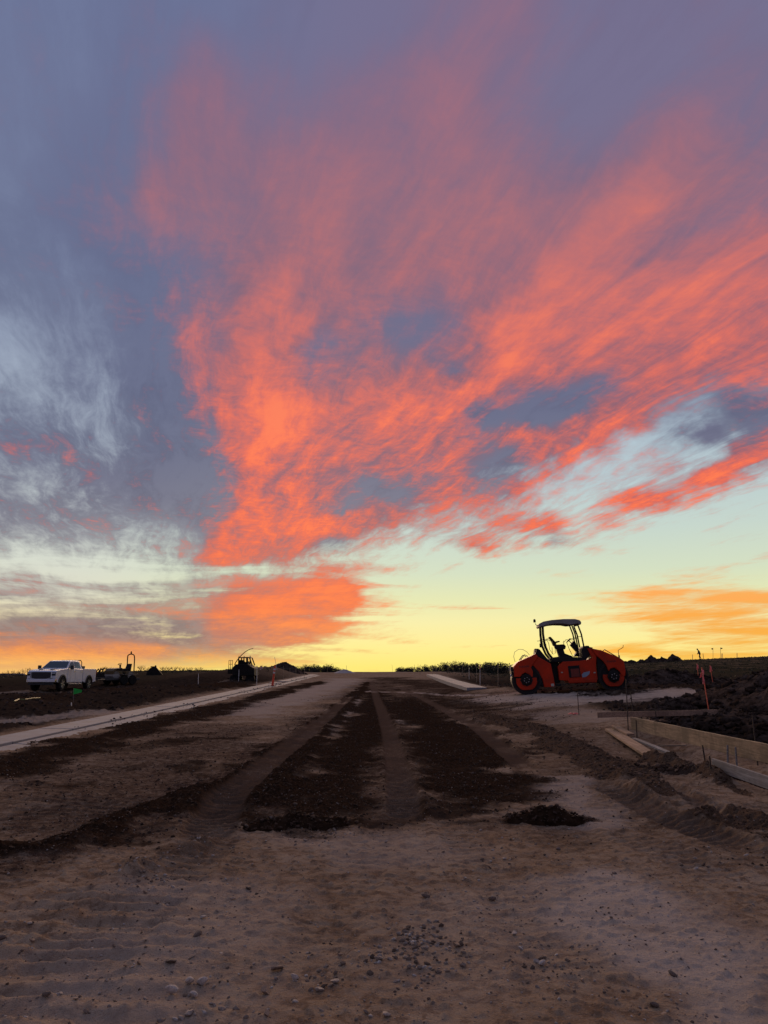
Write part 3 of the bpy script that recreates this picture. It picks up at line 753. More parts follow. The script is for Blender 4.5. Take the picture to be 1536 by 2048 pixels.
lath(478, 1339, 1348, 58, M['lath_white'], 'short white stub in front of the dark paving machine', .09)
lath(397, 1347, 1358, 52, M['lath_white'], 'short pale lath on the dark berm left of the paving machine', .06)
lath(786, 1329, 1347, 96, M['lath_wood'], 'dark leaning post on the road crest', .12, lean=-2)
lath(938, 1335, 1347, 70, M['lath_white'], 'short white lath among the bushes right of the road', .1)
lath(960, 1328, 1370, 47, M['lath_white'], 'pink topped pale lath behind the right kerb section', .05, head='ribbon_pink')
lath(996, 1324, 1371, 46, M['lath_wood'], 'dark lath between the right kerb section and the roller', .05)
lath(953, 1326, 1352, 60, M['lath_wood'], 'dark lath just left of the pink topped lath', .06)
lath(1385, 1309, 1319, 126, M['lath_wood'], 'small stake on the hilltop left of the walking person', .16)
lath(1407, 1307, 1318, 126, M['lath_wood'], 'small stake on the hilltop just right of the walking person', .16, lean=-1)
lath(1474, 1306, 1315, 128, M['lath_wood'], 'small stake alone near the right end of the hilltop', .18)
for px, a, b, w_ in ((829, 1329, 1342, 'leftmost'), (836, 1328, 1342, 'middle'), (841, 1329, 1342, 'rightmost')):
    lath(px, a, b, 88, M['lath_wood'], w_ + ' of three thin stakes close together right of the road crest', .09, 'three stakes right of the crest')
for px, a, b in ((602, 1334, 1352), (609, 1333, 1356), (567, 1332, 1346), (580, 1336, 1350), (592, 1332, 1350), (655, 1332, 1346)):
    lath(px, a, b, 72 if px < 640 else 95, M['lath_wood'], {602: 'fifth', 609: 'sixth', 567: 'first', 580: 'second', 592: 'third', 655: 'seventh'}[px].replace('fifth', 'fourth').replace('sixth', 'fifth').replace('seventh', 'last') + ' thin dark lath from the left on the bank behind the left walk', .06, 'thin laths behind the left walk')
for px, a, b in ((865, 1330, 1342), (873, 1331, 1342), (896, 1328, 1346), (925, 1328, 1340)):
    lath(px, a, b, 80, M['lath_wood'], {865: 'first', 873: 'second', 896: 'third', 925: 'fourth'}[px] + ' thin dark lath from the left among the bushes right of the road', .07, 'thin laths among the right bushes')
# orange delineator posts
def delineator(px, pt, pb, y, label, lean=0):
    bse, top = P(px, pb, y), P(px + lean, pt, y); bse.z = min(bse.z, zg(bse.x, bse.y)); d = top - bse
    root = empty('delineator_post', bse); tag(root, label, 'delineator post', 'orange delineator posts behind the left walk')
    m = EM(); m.lathe([(.2, 0), (.2, .04), (.1, .07)], 12, 'z'); m.build('base', M['rubber'], root)
    m = EM(); m.tube([(0, 0, .05), d * .5, d * .96], .085, 10, r1=.05); m.build('tube', M['tube_orange'], root, smooth=True)
    for f in (.62, .78):
        m = EM(); m.tube([d * f, d * (f + .08)], .076, 10, r1=.07); m.build('band', M['lath_white'], root)
    m = EM(); m.tube([d * .95, d * 1.04], .03, 8); m.build('grip', M['tube_orange'], root)
delineator(545, 1331, 1365, 52, 'nearest orange delineator post with pale bands at the gap in the walk', 5)
delineator(520, 1332, 1352, 78, 'left one of two far orange delineator posts right of the paving machine', 1)
delineator(524, 1331, 1350, 80, 'right one of two far orange delineator posts right of the paving machine', 0)
rod('whip_aerial', P(549, 1314, 53), P(554, 1338, 53), .014, M['lath_white'], 'thin pale leaning wand above the nearest orange delineator post', 'wand')
m = EM(); g0 = ground_at(1147, 1428); zz = zg(*g0)
for i in range(5):
    a = i * 1.3; m.tube([(0, 0, .02), (.09 * math.cos(a), .06 * math.sin(a), .05), (.17 * math.cos(a), .1 * math.sin(a), .015)], .018, 5, r1=.008)
tag(m.build('ribbon_scrap', M['ribbon_pink'], loc=(g0[0], g0[1], zz)), 'scrap of pink ribbon lying on the ground beside a lone rebar stake', 'ribbon')
pts = [ground_at(p, q) for p, q in ((26, 1426), (36, 1422), (48, 1422), (62, 1420), (78, 1418))]
m = EM(); m.tube([Vector((x - pts[0][0], y - pts[0][1], zg(x, y) + .05 - 0)) for x, y in pts], .025, 7)
tag(m.build('yellow_hose', M['hose_yellow'], loc=(pts[0][0], pts[0][1], 0), smooth=True), 'faded yellow hose lying on the ground near the left picture edge', 'hose')

# ================================================================== tandem roller
def build_roller():
    rx, ry = P(1139, 1384, 33.2).x, 33.2
    root = empty('tandem_roller', (rx, ry, zg(rx, ry) - .05)); root.rotation_euler = (0, R(-2.5), R(-7))
    tag(root, 'orange tandem road roller with open canopy and two steel drums on the gravel pad', 'road roller')
    def c(cx, cy): return ((cx - 730) / 223, (915 - (cx - 310) * .042 - cy) / 223)
    W = .84; O, K = M['roller_orange'], M['black_paint']; D = W - .06; root.scale = (.975,) * 3
    def drum(cx, cy, r):
        x, z = c(cx, cy); z = r
        dr = EM(); dr.lathe([(r - .10, -D + .05), (r - .09, -D), (r, -D), (r, D), (r - .09, D), (r - .10, D - .05)], 48, 'y', (x, 0, z))
        d = dr.build('drum', M['drum_steel'], root, smooth=True)
        for s in (-1, 1):
            y = s * (D - .05)
            p = EM(); p.prism([(x + (r - .18) * math.cos(a) * (1 if abs(math.cos(a)) < .97 else .97), z + (r - .17) * min(.18, max(-.90, math.sin(a)))) for a in np.linspace(0, 2 * math.pi, 25)[:-1]], y, y + s * .07)
            pl = p.build('side_plate', O, d, bevel=.012)
            h = EM(); h.lathe([(.27, y + s * .05), (.27, y + s * .12), (.2, y + s * .13), (.17, y + s * .2)], 8, 'y', (x, 0, z)); h.build('hub', K, d)
            for k in range(6):
                a = k * math.pi / 3 + .3; q = EM(); q.cyl((x + .11 * math.cos(a), y + s * .2, z + .11 * math.sin(a)), (x + .11 * math.cos(a), y + s * .23, z + .11 * math.sin(a)), .022, 6); q.build('bolt', M['bare_steel'], d)
        sc = EM(); sc.box((x - .02, 0, z + r + .03), (.06, 1.6, .08)); sc.build('scraper', K, root)
        return d
    drum(310, 770, .64); drum(1140, 740, .64)
    def side(name, pts, w0, w1, mat, bevel=.02, parent=root):
        m = EM(); m.prism([c(*p) for p in pts], w0, w1); return m.build(name, mat, parent, bevel=bevel)
    fh = side('front_hood', [(192, 742), (198, 640), (240, 598), (418, 522), (440, 548), (362, 655), (378, 690), (372, 742), (350, 742), (338, 718), (300, 700), (268, 720), (252, 742)], -W + .0, W, O)
    side('front_frame', [(440, 548), (556, 618), (580, 825), (566, 838), (476, 842), (462, 760), (432, 690), (392, 640), (380, 628)], -W + .04, W - .04, O)
    side('arch_liner', [(362, 650), (392, 628), (432, 690), (462, 760), (472, 838), (450, 838), (420, 730), (372, 690)], -W + .08, W - .08, K)
    side('engine_cover', [(420, 520), (430, 470), (462, 478), (545, 590), (556, 618), (440, 548)], -W + .08, W - .08, K)
    side('exhaust_box', [(418, 505), (418, 468), (460, 470), (462, 500)], -.5, -.2, K)
    side('articulation', [(556, 600), (640, 590), (640, 800), (585, 810)], -.45, .45, K)
    side('step', [(590, 812), (640, 806), (640, 830), (590, 832)], -W + .02, -.4, K)
    cb = side('center_body', [(622, 640), (674, 596), (830, 590), (940, 575), (955, 560), (918, 470), (960, 470), (1000, 540), (985, 640), (990, 760), (975, 798), (720, 806), (700, 780), (626, 775)], -W + .06, W - .06, O)
    side('recess_panel', [(716, 640), (826, 632), (832, 742), (722, 750)], -W + .035, -W + .075, M['black_paint'], .01, cb)
    side('recess_door', [(740, 668), (820, 662), (824, 740), (742, 746)], -W + .028, -W + .05, plain('roller_red_dark', (.16, .016, .006), .6), .008, cb)
    side('sill', [(705, 770), (978, 758), (978, 792), (712, 800)], -W + .01, -W + .075, O, .012, cb)
    side('decal', [(842, 722), (862, 700), (922, 688), (914, 716), (880, 742), (846, 748)], -W + .045, -W + .062, M['decal_grey'], 0, cb)
    for p in ((655, 700), (965, 702)): side('marker_lamp', [(p[0] - 9, p[1] - 5), (p[0] + 9, p[1] - 5), (p[0] + 9, p[1] + 5), (p[0] - 9, p[1] + 5)], -W + .03, -W + .07, M['label_pale'], 0, cb)
    side('label_plate', [(540, 808), (568, 806), (570, 832), (542, 832)], -W + .025, -W + .045, M['label_pale'], 0)
    side('fuel_cover', [(862, 578), (868, 470), (890, 446), (975, 462), (958, 500), (905, 575)], -W + .1, W - .1, K)
    rh = side('rear_hood', [(958, 470), (1048, 490), (1212, 560), (1250, 590), (1256, 682), (1248, 735), (1222, 735), (1196, 690), (1160, 655), (1118, 662), (1098, 690), (1082, 640), (1060, 600), (990, 532)], -W, W, O)
    side('arch_liner', [(990, 532), (1060, 600), (1082, 640), (1086, 700), (1030, 800), (985, 800), (992, 700), (1000, 620)], -W + .1, W - .1, K)
    side('rear_cap', [(1250, 600), (1268, 625), (1268, 690), (1256, 700)], -W + .2, W - .2, K)
    side('cap_box', [(920, 462), (922, 440), (955, 442), (955, 466)], -.3, .1, K)
    # lettering, raised a little from the hoods
    for (cx, cy, s, par) in ((296, 655, .095, fh), (1134, 605, .085, rh)):
        cu = bpy.data.curves.new('lettering', 'FONT'); cu.body = 'HAMM'; cu.size = s * 1.45; cu.extrude = .004; cu.align_x = 'CENTER'; cu.space_character = 1.1
        to = bpy.data.objects.new('lettering_curve', cu); col.objects.link(to); bpy.context.view_layer.update()
        mt = bpy.data.meshes.new_from_object(to.evaluated_get(bpy.context.evaluated_depsgraph_get())); bpy.data.objects.remove(to)
        x, z = c(cx, cy); mt.materials.clear(); mt.materials.append(M['letter_black'])
        obj('lettering', mt, par, loc=(x, -W - .003, z), rot=(R(90), 0, 0))
    # operator platform
    pf = side('platform', [(556, 560), (640, 548), (900, 556), (905, 590), (832, 592), (674, 600), (560, 602)], -W + .1, W - .1, K)
    st = EM()
    for pts, w in (([(620, 430), (715, 425), (732, 445), (722, 475), (650, 480), (628, 465)], .26), ([(572, 352), (590, 350), (640, 410), (640, 440), (612, 440), (600, 400)], .25)):
        st.prism([c(*p) for p in pts], -w, w)
    seat = st.build('seat', K, root, bevel=.03)
    ar = EM(); ar.prism([c(*p) for p in ((632, 405), (640, 395), (672, 392), (674, 404), (645, 412))], -.32, -.24); ar.prism([c(*p) for p in ((632, 405), (640, 395), (672, 392), (674, 404), (645, 412))], .24, .32); ar.build('armrest', K, seat, bevel=.01)
    pd = EM(); pd.prism([c(*p) for p in ((640, 478), (705, 474), (715, 515), (790, 545), (785, 556), (660, 556))], -.2, .2); pd.build('seat_post', K, seat)
    jl = EM(); jl.tube([Vector((c(716, 440)[0], -.3, c(716, 440)[1])), Vector((c(706, 405)[0], -.3, c(706, 405)[1])), Vector((c(716, 392)[0], -.3, c(716, 392)[1]))], .014, 6); jl.build('lever', K, seat)
    cs = EM(); cs.prism([c(*p) for p in ((778, 432), (812, 392), (824, 392), (850, 470), (858, 545), (800, 548), (832, 500))], -.22, .22); con = cs.build('console', K, root, bevel=.015)
    wx, wz = c(768, 388); wh = EM(); wh.tube([Vector((wx + .1 * math.cos(a), .19 * math.sin(a), wz + .08 * math.cos(a))) for a in np.linspace(0, 2 * math.pi, 20)], .016, 6); wh.cyl((wx, 0, wz), (c(800, 420)[0], 0, c(800, 420)[1]), .02, 8); wh.box((wx, 0, wz), (.06, .3, .03)); wh.build('steering_wheel', K, con)
    def tube(name, pts, r, mat, y=None, par=root, n=8):
        m = EM(); m.tube([Vector((c(p[0], p[1])[0], (p[2] if len(p) > 2 else y), c(p[0], p[1])[1])) for p in pts], r, n); return m.build(name, mat, par, smooth=True)
    tube('stay', [(745, 410), (762, 470), (788, 540)], .012, K, -.15)
    for y in (-.68, .68):
        tube('canopy_post', [(512, 240), (508, 330), (516, 440), (545, 520), (576, 562)], .052, K, y)
        tube('canopy_post', [(802, 236), (826, 320), (840, 440), (842, 480)], .032, K, y * .55)
        tube('canopy_post', [(852, 236), (878, 330), (890, 445), (892, 480)], .034, K, y)
        tube('guard_rail', [(470, 386), (500, 384), (545, 392), (556, 420), (560, 480), (590, 525), (612, 515), (614, 450)], .011, K, y)
        tube('guard_rail', [(530, 378), (578, 372), (600, 385)], .011, K, y)
        tube('guard_rail', [(740, 400), (760, 375), (830, 376), (845, 356), (882, 354)], .012, K, y)
        tube('hood_rail', [(270, 580), (312, 528), (345, 545)], .018, M['canopy_grey'], y * .9); tube('hood_rail', [(1066, 500), (1088, 482), (1150, 522), (1205, 556)], .02, K, y * .9)
    rf = EM()
    top = [(474, 250), (476, 228), (520, 206), (600, 192), (720, 183), (830, 184), (872, 196), (886, 214), (882, 238), (860, 240), (850, 228), (800, 238), (770, 240), (720, 230), (640, 228), (580, 234), (520, 250), (482, 262)]
    rf.prism([c(*p) for p in top], -.8, .8); roof = rf.build('canopy_roof', M['canopy_grey'], root, bevel=.025, seg=3)
    tube('lamp_arm', [(476, 242), (452, 240), (442, 222)], .014, K, -.6, roof)
    x, z = c(438, 196); m = EM(); m.lathe([(.05, z - .075), (.055, z - .02), (.05, z + .05), (.02, z + .075)], 12, 'z', (x, -.6, 0)); m.build('beacon', K, roof)
    for a in ((476, 440), (484, 400)): m = EM(); x, z = c(*a); m.box((x, -.7, z), (.1, .05, .17)); m.build('mirror', K, root)
    tube('work_lamp_arm', [(484, 385), (478, 425), (495, 462), (520, 468)], .014, K, -.7)
    tube('hose_arch', [(218, 600), (208, 545), (222, 500), (262, 474), (305, 476), (340, 498), (364, 530)], .009, M['bare_steel'], -.35)
    tube('edge_sensor', [(1215, 560), (1212, 490), (1262, 462), (1266, 440)], .013, K, -.7); m = EM(); x, z = c(1215, 555); m.cyl((x, -.7, z - .08), (x, -.7, z + .08), .035, 8); m.build('sensor_base', K, root)
    for y in (-.72, .72):
        tube('front_rail', [(196, 625), (172, 632), (165, 665), (168, 690)], .016, M['bare_steel'], y); tube('front_rail', [(196, 700), (180, 720), (178, 780)], .02, M['bare_steel'], y)
    m = EM(); x, z = c(178, 690); m.box((x, 0, z), (.08, 1.5, .4)); m.build('front_bumper', K, root, bevel=.02)
    m = EM(); x, z = c(170, 728); m.box((x - .03, -.6, z), (.05, .14, .12)); m.build('work_lamp', M['lamp_lens'], root, bevel=.01)
    return root
build_roller()

# ================================================================== pickup truck
def build_truck():
    fy = 51.5; p = P(119, 1379, fy); hd = R(-94); c0, s0 = math.cos(hd), math.sin(hd)
    wb = 4.04; lx, ly = wb / 2, .88
    ox, oy = p.x - (c0 * lx - s0 * ly), fy - (s0 * lx + c0 * ly)
    root = empty('pickup_truck', (ox, oy, max(-.02, zg(ox, oy)) - .05), hd); root.rotation_euler = (0, R(-1.0), hd); root.scale = (.97, 1.0, 1.05)
    tag(root, 'white crew cab pickup truck parked on the left, facing the camera at an angle', 'truck')
    Wt, Bk, G = M['truck_white'], M['black_plastic'], M['glass_dark']
    def arch(cx, r=.53, n=9, z=.44): return [(cx + r * math.cos(a), z + r * math.sin(a)) for a in np.linspace(.15, math.pi - .15, n)]
    low = [(2.98, .60), (3.02, .80), (3.0, 1.16), (2.86, 1.27), (2.2, 1.36), (1.36, 1.42), (-.98, 1.42), (-.98, .52)]
    low = [(2.98, .60)] + [(3.02, .80), (3.0, 1.16), (2.86, 1.27), (2.2, 1.36), (1.36, 1.42), (-.98, 1.42), (-.98, .52), (1.45, .52)] + list(reversed(arch(2.02)))[:]
    m = EM(); m.prism(low, -.98, .98); body = m.build('body', Wt, root, bevel=.035, seg=3)
    bed = [(-1.02, .6), (-1.02, 1.44), (-3.1, 1.46), (-3.14, 1.40), (-3.12, .62)] + arch(-2.02)[::-1] if False else [(-1.02, .60), (-1.02, 1.44), (-3.10, 1.46), (-3.14, 1.40), (-3.12, .62)] + list(reversed(arch(-2.02)))
    b_ = EM()
    for s in (-1, 1): b_.prism(bed, s * .99, s * .86)
    b_.box((-2.06, 0, .95), (2.04, 1.74, .08)); b_.box((-3.08, 0, 1.02), (.07, 1.72, .80)); b_.box((-1.06, 0, 1.15), (.05, 1.72, .5))
    bedo = b_.build('cargo_bed', Wt, root, bevel=.015)
    m = EM(); m.box((-3.13, 0, 1.05), (.03, 1.5, .62)); m.build('tailgate', Wt, bedo, bevel=.01)
    # cab
    yb, yt = .93, .74; A0, A1, B1, B0 = (1.40, 1.41), (.58, 1.93), (-.74, 1.95), (-.99, 1.41)
    m = EM(); vs = []
    for s in (-1, 1): vs += [(A0[0], s * yb, A0[1]), (A1[0], s * yt, A1[1]), (.1, s * yt, 1.975), (B1[0], s * yt, B1[1]), (B0[0], s * yb, B0[1])]
    m.add(vs, [(0, 1, 2, 3, 4), (9, 8, 7, 6, 5), (0, 5, 6, 1), (1, 6, 7, 2), (2, 7, 8, 3), (3, 8, 9, 4), (4, 9, 5, 0)])
    cab = m.build('cab', Wt, root, bevel=.03)
    def pane(name, pts, par, off, mat=G):
        m = EM(); pts = [Vector(q) for q in pts]; n = (pts[1] - pts[0]).cross(pts[2] - pts[0]).normalized()
        if n.dot(Vector(off)) < 0: n = -n
        m.add([q + n * .012 for q in pts] + [q - n * .01 for q in pts], [tuple(range(len(pts))), tuple(range(2 * len(pts) - 1, len(pts) - 1, -1))] + [(i, (i + 1) % len(pts), len(pts) + (i + 1) % len(pts), len(pts) + i) for i in range(len(pts))])
        return m.build(name, mat, par)
    f = lambda t, u: tuple((A0[0] + (A1[0] - A0[0]) * t, u * (yb + (yt - yb) * t), A0[1] + (A1[1] - A0[1]) * t))
    pane('windscreen', [f(.1, -.93), f(.1, .93), f(.9, .9), f(.9, -.9)], cab, (1, 0, .5))
    def sw(x, z, s):
        t = (z - 1.41) / (1.94 - 1.41); return (x, s * (yb + (yt - yb) * t), z)
    for s in (-1, 1):
        pane('side_window', [sw(1.12, 1.47, s), sw(.62, 1.84, s), sw(.24, 1.87, s), sw(.24, 1.47, s)], cab, (0, s, 0))
        pane('side_window', [sw(.14, 1.47, s), sw(.14, 1.87, s), sw(-.60, 1.86, s), sw(-.72, 1.47, s)], cab, (0, s, 0))
        for (x0, x1) in ((.20, 1.32), (-.86, .18)):
            d = EM(); d.box(((x0 + x1) / 2, s * .985, .98), (x1 - x0 - .015, .022, .84)); dd = d.build('door', Wt, root, bevel=.012)
            h = EM(); h.box((x0 + .16, s * 1.01, 1.24), (.2, .03, .04)); h.build('handle', M['chrome'], dd, bevel=.008)
        mi = EM(); mi.box((1.12, s * 1.16, 1.50), (.12, .22, .26)); mi.box((1.12, s * 1.0, 1.44), (.07, .2, .05)); mi.build('mirror', Bk, root, bevel=.02)
        rb = EM(); rb.box((.25, s * 1.0, .44), (2.0, .16, .06)); rb.build('running_board', M['chrome'] if s > 0 else Bk, root, bevel=.015)
        for cx in (2.02, -2.02):
            fl = EM(); o_, i_ = arch(cx, .60, 13), arch(cx, .51, 13); k = len(o_)
            fl.add([(q[0], s * 1.02, q[1]) for q in o_] + [(q[0], s * 1.02, q[1]) for q in i_] + [(q[0], s * .96, q[1]) for q in o_] + [(q[0], s * .96, q[1]) for q in i_],
                   [(i, i + 1, k + i + 1, k + i) for i in range(k - 1)] + [(2 * k + i, 3 * k + i, 3 * k + i + 1, 2 * k + i + 1) for i in range(k - 1)] + [(i, 2 * k + i, 2 * k + i + 1, i + 1) for i in range(k - 1)] + [(k + i, k + i + 1, 3 * k + i + 1, 3 * k + i) for i in range(k - 1)])
            fl.build('wheel_flare', Bk, root)
            wr = .43; y0 = s * .88; w_ = EM(); w_.lathe([(wr - .14, -.13), (wr - .03, -.14), (wr, -.10), (wr, .10), (wr - .03, .14), (wr - .14, .13)], 28, 'y', (cx, y0, wr)); ty = w_.build('tyre', M['rubber'], root, smooth=True)
            rm = EM(); rm.lathe([(.285, s * .12), (.285, s * .15), (.255, s * .155), (.25, s * .135), (.07, s * .135), (.06, s * .16)], 24, 'y', (cx, y0, wr)); rmo = rm.build('rim', M['black_plastic'], ty)
            for k in range(6):
                a = k * math.pi / 3 + .2; sp = EM(); sp.box(Vector((cx, y0 + s * .145, wr)) + Vector((math.cos(a) * .155, 0, math.sin(a) * .155)), (.23, .03, .055), Matrix.Rotation(-a, 3, 'Y')); sp.build('spoke', M['rim_alloy'], ty)
        hl = EM(); hl.box((2.98, s * .82, 1.07), (.12, .3, .22)); hl.build('headlight', M['black_plastic'], root, bevel=.02)
        hl = EM(); hl.box((3.035, s * .70, 1.03), (.03, .05, .22)); hl.box((3.035, s * .82, 1.11), (.02, .26, .05)); hl.build('running_lamp', M['lamp_lens'], root)
        tl = EM(); tl.box((-3.13, s * .93, 1.2), (.05, .12, .35)); tl.build('tail_lamp', M['tube_orange'], root)
        fo = EM(); fo.box((3.07, s * .78, .66), (.04, .22, .12)); fo.build('fog_lamp', Bk, root, bevel=.01)
        tw = EM(); tw.tube([(3.1, s * .45, .5), (3.2, s * .45, .52), (3.1, s * .45, .58)], .02, 6); tw.build('tow_hook', Bk, root)
    gr = EM(); gr.box((3.02, 0, .98), (.08, 1.30, .42)); go = gr.build('grille', Bk, root, bevel=.03)
    for k in range(5): q = EM(); q.box((3.065, 0, .83 + .075 * k), (.015, 1.2, .02)); q.build('grille_bar', M['trailer_steel'], go)
    gs = EM(); gs.tube([(3.06, -.70, 1.2), (3.07, -.72, .82), (3.08, -.4, .745), (3.08, .4, .745), (3.07, .72, .82), (3.06, .70, 1.2)], .022, 6); gs.build('grille_surround', M['chrome'], go)
    bu = EM(); bu.prism([(2.8, -1.0), (3.06, -.98), (3.14, -.7), (3.15, .7), (3.06, .98), (2.8, 1.0)], .54, .74, plane='xy'); bu.build('bumper', M['chrome'], root, bevel=.03)
    bl = EM(); bl.box((2.98, 0, .46), (.16, 1.7, .16)); bl.build('air_dam', Bk, root, bevel=.02)
    rb = EM(); rb.box((-3.22, 0, .62), (.16, 1.9, .18)); rb.build('rear_bumper', M['chrome'], root, bevel=.03)
    for s in (-1, 1): hs = EM(); hs.box((2.2, s * .4, 1.37), (.5, .22, .03), Matrix.Rotation(R(6), 3, 'Y')); hs.build('hood_scoop', Bk, root, bevel=.01)
    rk = EM()
    for s in (-1, 1): rk.tube([(-1.12, s * .78, 1.44), (-1.08, s * .78, 1.88), (-1.06, s * .7, 2.0)], .03, 7)
    rk.tube([(-1.06, -.72, 2.0), (-1.06, .72, 2.0)], .03, 7); rk.build('headache_rack', Bk, root)
    tb = EM(); tb.box((-1.4, 0, 1.5), (.5, 1.6, .26)); tb.build('toolbox', Bk, root, bevel=.02)
    un = EM(); un.box((0, 0, .5), (5.4, .9, .16)); un.build('chassis', Bk, root)
    return root, hd
truck, HD = build_truck()

# ================================================================== trailer and the small roller on it
def frame_at(px, row, y):
    p = P(px, row, y); return p.x, y, zg(p.x, y)
tx, ty, tz = frame_at(233, 1362, 60)
tr = empty('equipment_trailer', (tx, ty, tz), 0); tag(tr, 'low dark equipment trailer hitched behind the white pickup', 'trailer'); tr.rotation_euler = (0, 0, R(58))
m = EM(); m.box((.1, 0, .38), (3.0, 1.5, .08)); m.box((.1, -.76, .44), (3.0, .06, .14)); m.box((.1, .76, .44), (3.0, .06, .14)); m.build('deck', M['trailer_steel'], tr, bevel=.01)
m = EM(); m.tube([(-1.3, -.6, .5), (-2.5, 0, .52)], .05, 6); m.tube([(-1.3, .6, .5), (-2.5, 0, .52)], .05, 6); m.build('tongue', M['trailer_steel'], tr)
m = EM(); m.tube([(-2.2, 0, .1), (-2.2, 0, 1.0)], .04, 8); m.box((-2.2, 0, 1.02), (.2, .06, .06)); m.build('jack', M['trailer_steel'], tr)
m = EM(); m.box((-1.7, 0, .75), (.5, .8, .35)); m.tube([(-1.9, -.3, .9), (-1.75, -.3, 1.25), (-1.6, -.3, 1.1), (-1.45, -.3, 1.3)], .06, 6); m.tube([(-1.9, .2, .9), (-1.6, .2, 1.2), (-1.45, .2, 1.0)], .05, 6); m.build('winch_rack', M['machine_dark'], tr)
for s in (-1, 1):
    for xx in (-.1, .72):
        m = EM(); m.lathe([(.2, -.1), (.34, -.1), (.36, -.06), (.36, .06), (.34, .1), (.2, .1)], 20, 'y', (xx, s * .98, .36)); w = m.build('wheel', M['rubber'], tr, smooth=True)
        m = EM(); m.lathe([(.2, -.09), (.21, s * .1 if s > 0 else -.1), (.08, s * .06)], 16, 'y', (xx, s * .98, .36)); m.build('rim', M['drum_pale'], w)
    m = EM(); m.box((.31, s * 1.0, .78), (1.75, .26, .04)); m.build('mudguard', M['trailer_steel'], tr, bevel=.01)
sr = empty('small_roller', (tx, ty, tz + .42), 0); sr.rotation_euler = (0, 0, R(58)); tag(sr, 'small dark ride on roller with tall roll bar, on the trailer behind the pickup', 'road roller')
for xx in (-.45, .95):
    m = EM(); m.lathe([(.22, -.5), (.3, -.5), (.3, .5), (.22, .5)], 24, 'y', (xx, 0, .3)); m.build('drum', M['drum_pale'], sr, smooth=True)
m = EM(); m.prism([(-.75, .34), (-.8, .65), (-.62, .82), (.1, .88), (.14, .36)], -.5, .5); m.build('hood', M['machine_yellow'], sr, bevel=.05, seg=3)
m = EM(); m.prism([(-.5, .66), (-.45, .8), (.08, .83), (.08, .66)], -.515, .515); m.build('hood_grille', M['machine_dark'], sr)
m = EM(); m.box((.6, 0, .4), (1.0, .8, .2)); m.build('platform', M['machine_dark'], sr, bevel=.02)
m = EM(); m.tube([(.28, 0, .45), (.25, 0, 1.1)], .07, 8); m.tube([Vector((.2 + .08 * math.cos(a), .2 * math.sin(a), 1.16 + .05 * math.cos(a))) for a in np.linspace(0, 6.28, 14)], .02, 6); m.build('steering_column', M['machine_dark'], sr)
m = EM(); m.prism([(.5, .62), (.55, .8), (.95, .84), (1.1, 1.2), (1.2, 1.18), (1.12, .6)], -.26, .26); m.build('seat', M['machine_dark'], sr, bevel=.03)
m = EM(); m.prism([(.45, .3), (.45, .62), (1.35, .62), (1.38, .2)], -.5, .5); m.build('rear_body', M['machine_yellow'], sr, bevel=.03)
m = EM(); m.tube([(1.28, -.42, .5), (1.26, -.42, 1.6)] + [(1.24, .42 * math.cos(a) * -1, 1.75 + .2 * math.sin(a)) for a in np.linspace(.4, 2.74, 7)] + [(1.26, .42, 1.6), (1.28, .42, .5)], .045, 8); rb = m.build('roll_bar', M['machine_dark'], sr, smooth=True)
m = EM(); m.lathe([(.05, 1.95), (.06, 2.03), (.05, 2.14), (.02, 2.18)], 10, 'z', (1.24, 0, 0)); m.build('beacon', M['machine_dark'], rb)

# hopper beyond the trailer
hx, hy, hz = frame_at(306, 1346, 74)
hp = empty('hopper', (hx, hy, hz - .1), R(15)); tag(hp, 'dark angular hopper silhouetted on the rise right of the trailer', 'hopper')
m = EM(); m.prism([(-.62, 0), (-.55, .42), (-.25, .78), (.28, .84), (.72, .35), (.98, 0)], -.55, .55); m.build('bin', M['machine_dark'], hp, bevel=.03)
m = EM(); m.box((.02, 0, .86), (.55, .5, .12)); m.box((.2, 0, .95), (.14, .2, .12)); m.build('lid', M['machine_dark'], hp, bevel=.01)

# ================================================================== slipform paving machine
cx, cy = P(488, 1350, 60).x, 60.0; cz = zg(cx, cy)
pv = empty('paving_machine', (cx, cy, cz - .12)); pv.scale = (.84,) * 3; tag(pv, 'dark paving machine with a long arched boom behind the left berm', 'paving machine')
KD = M['machine_dark']
m = EM(); m.prism([(-.85, .5), (-.92, 1.2), (-.6, 1.55), (.55, 1.55), (.8, 1.35), (1.12, 1.2), (1.18, .5)], -1.2, 1.2); m.build('body', KD, pv, bevel=.05)
for s in (-.7, .75):
    m = EM(); m.prism([(s - .45, .1), (s - .35, 0), (s + .35, 0), (s + .45, .1), (s + .35, .55), (s - .35, .55)], -1.1, -.6); m.build('track', M['rubber'], pv, bevel=.05)
    m = EM(); m.prism([(s - .45, .1), (s - .35, 0), (s + .35, 0), (s + .45, .1), (s + .35, .55), (s - .35, .55)], .6, 1.1); m.build('track', M['rubber'], pv, bevel=.05)
m = EM(); m.prism([(-.45, 2.12), (-.48, 2.2), (.5, 2.22), (.66, 2.14)], -.8, .8); m.build('roof', KD, pv, bevel=.02)
for (a, b_) in (((-.42, 1.5), (-.42, 2.15)), ((.1, 1.5), (.06, 2.15)), ((.42, 1.5), (.4, 2.15)), ((.86, 1.45), (.58, 2.15))):
    for s in (-.7, .7): m = EM(); m.tube([(a[0], s, a[1]), (b_[0], s, b_[1])], .06, 6); m.build('post', KD, pv)
m = EM(); m.prism([(-.42, 1.5), (-.42, 1.95), (-.1, 1.95), (-.05, 1.8), (.15, 1.75), (.38, 1.85), (.42, 1.5)], -.5, .5); m.build('controls', KD, pv, bevel=.04)
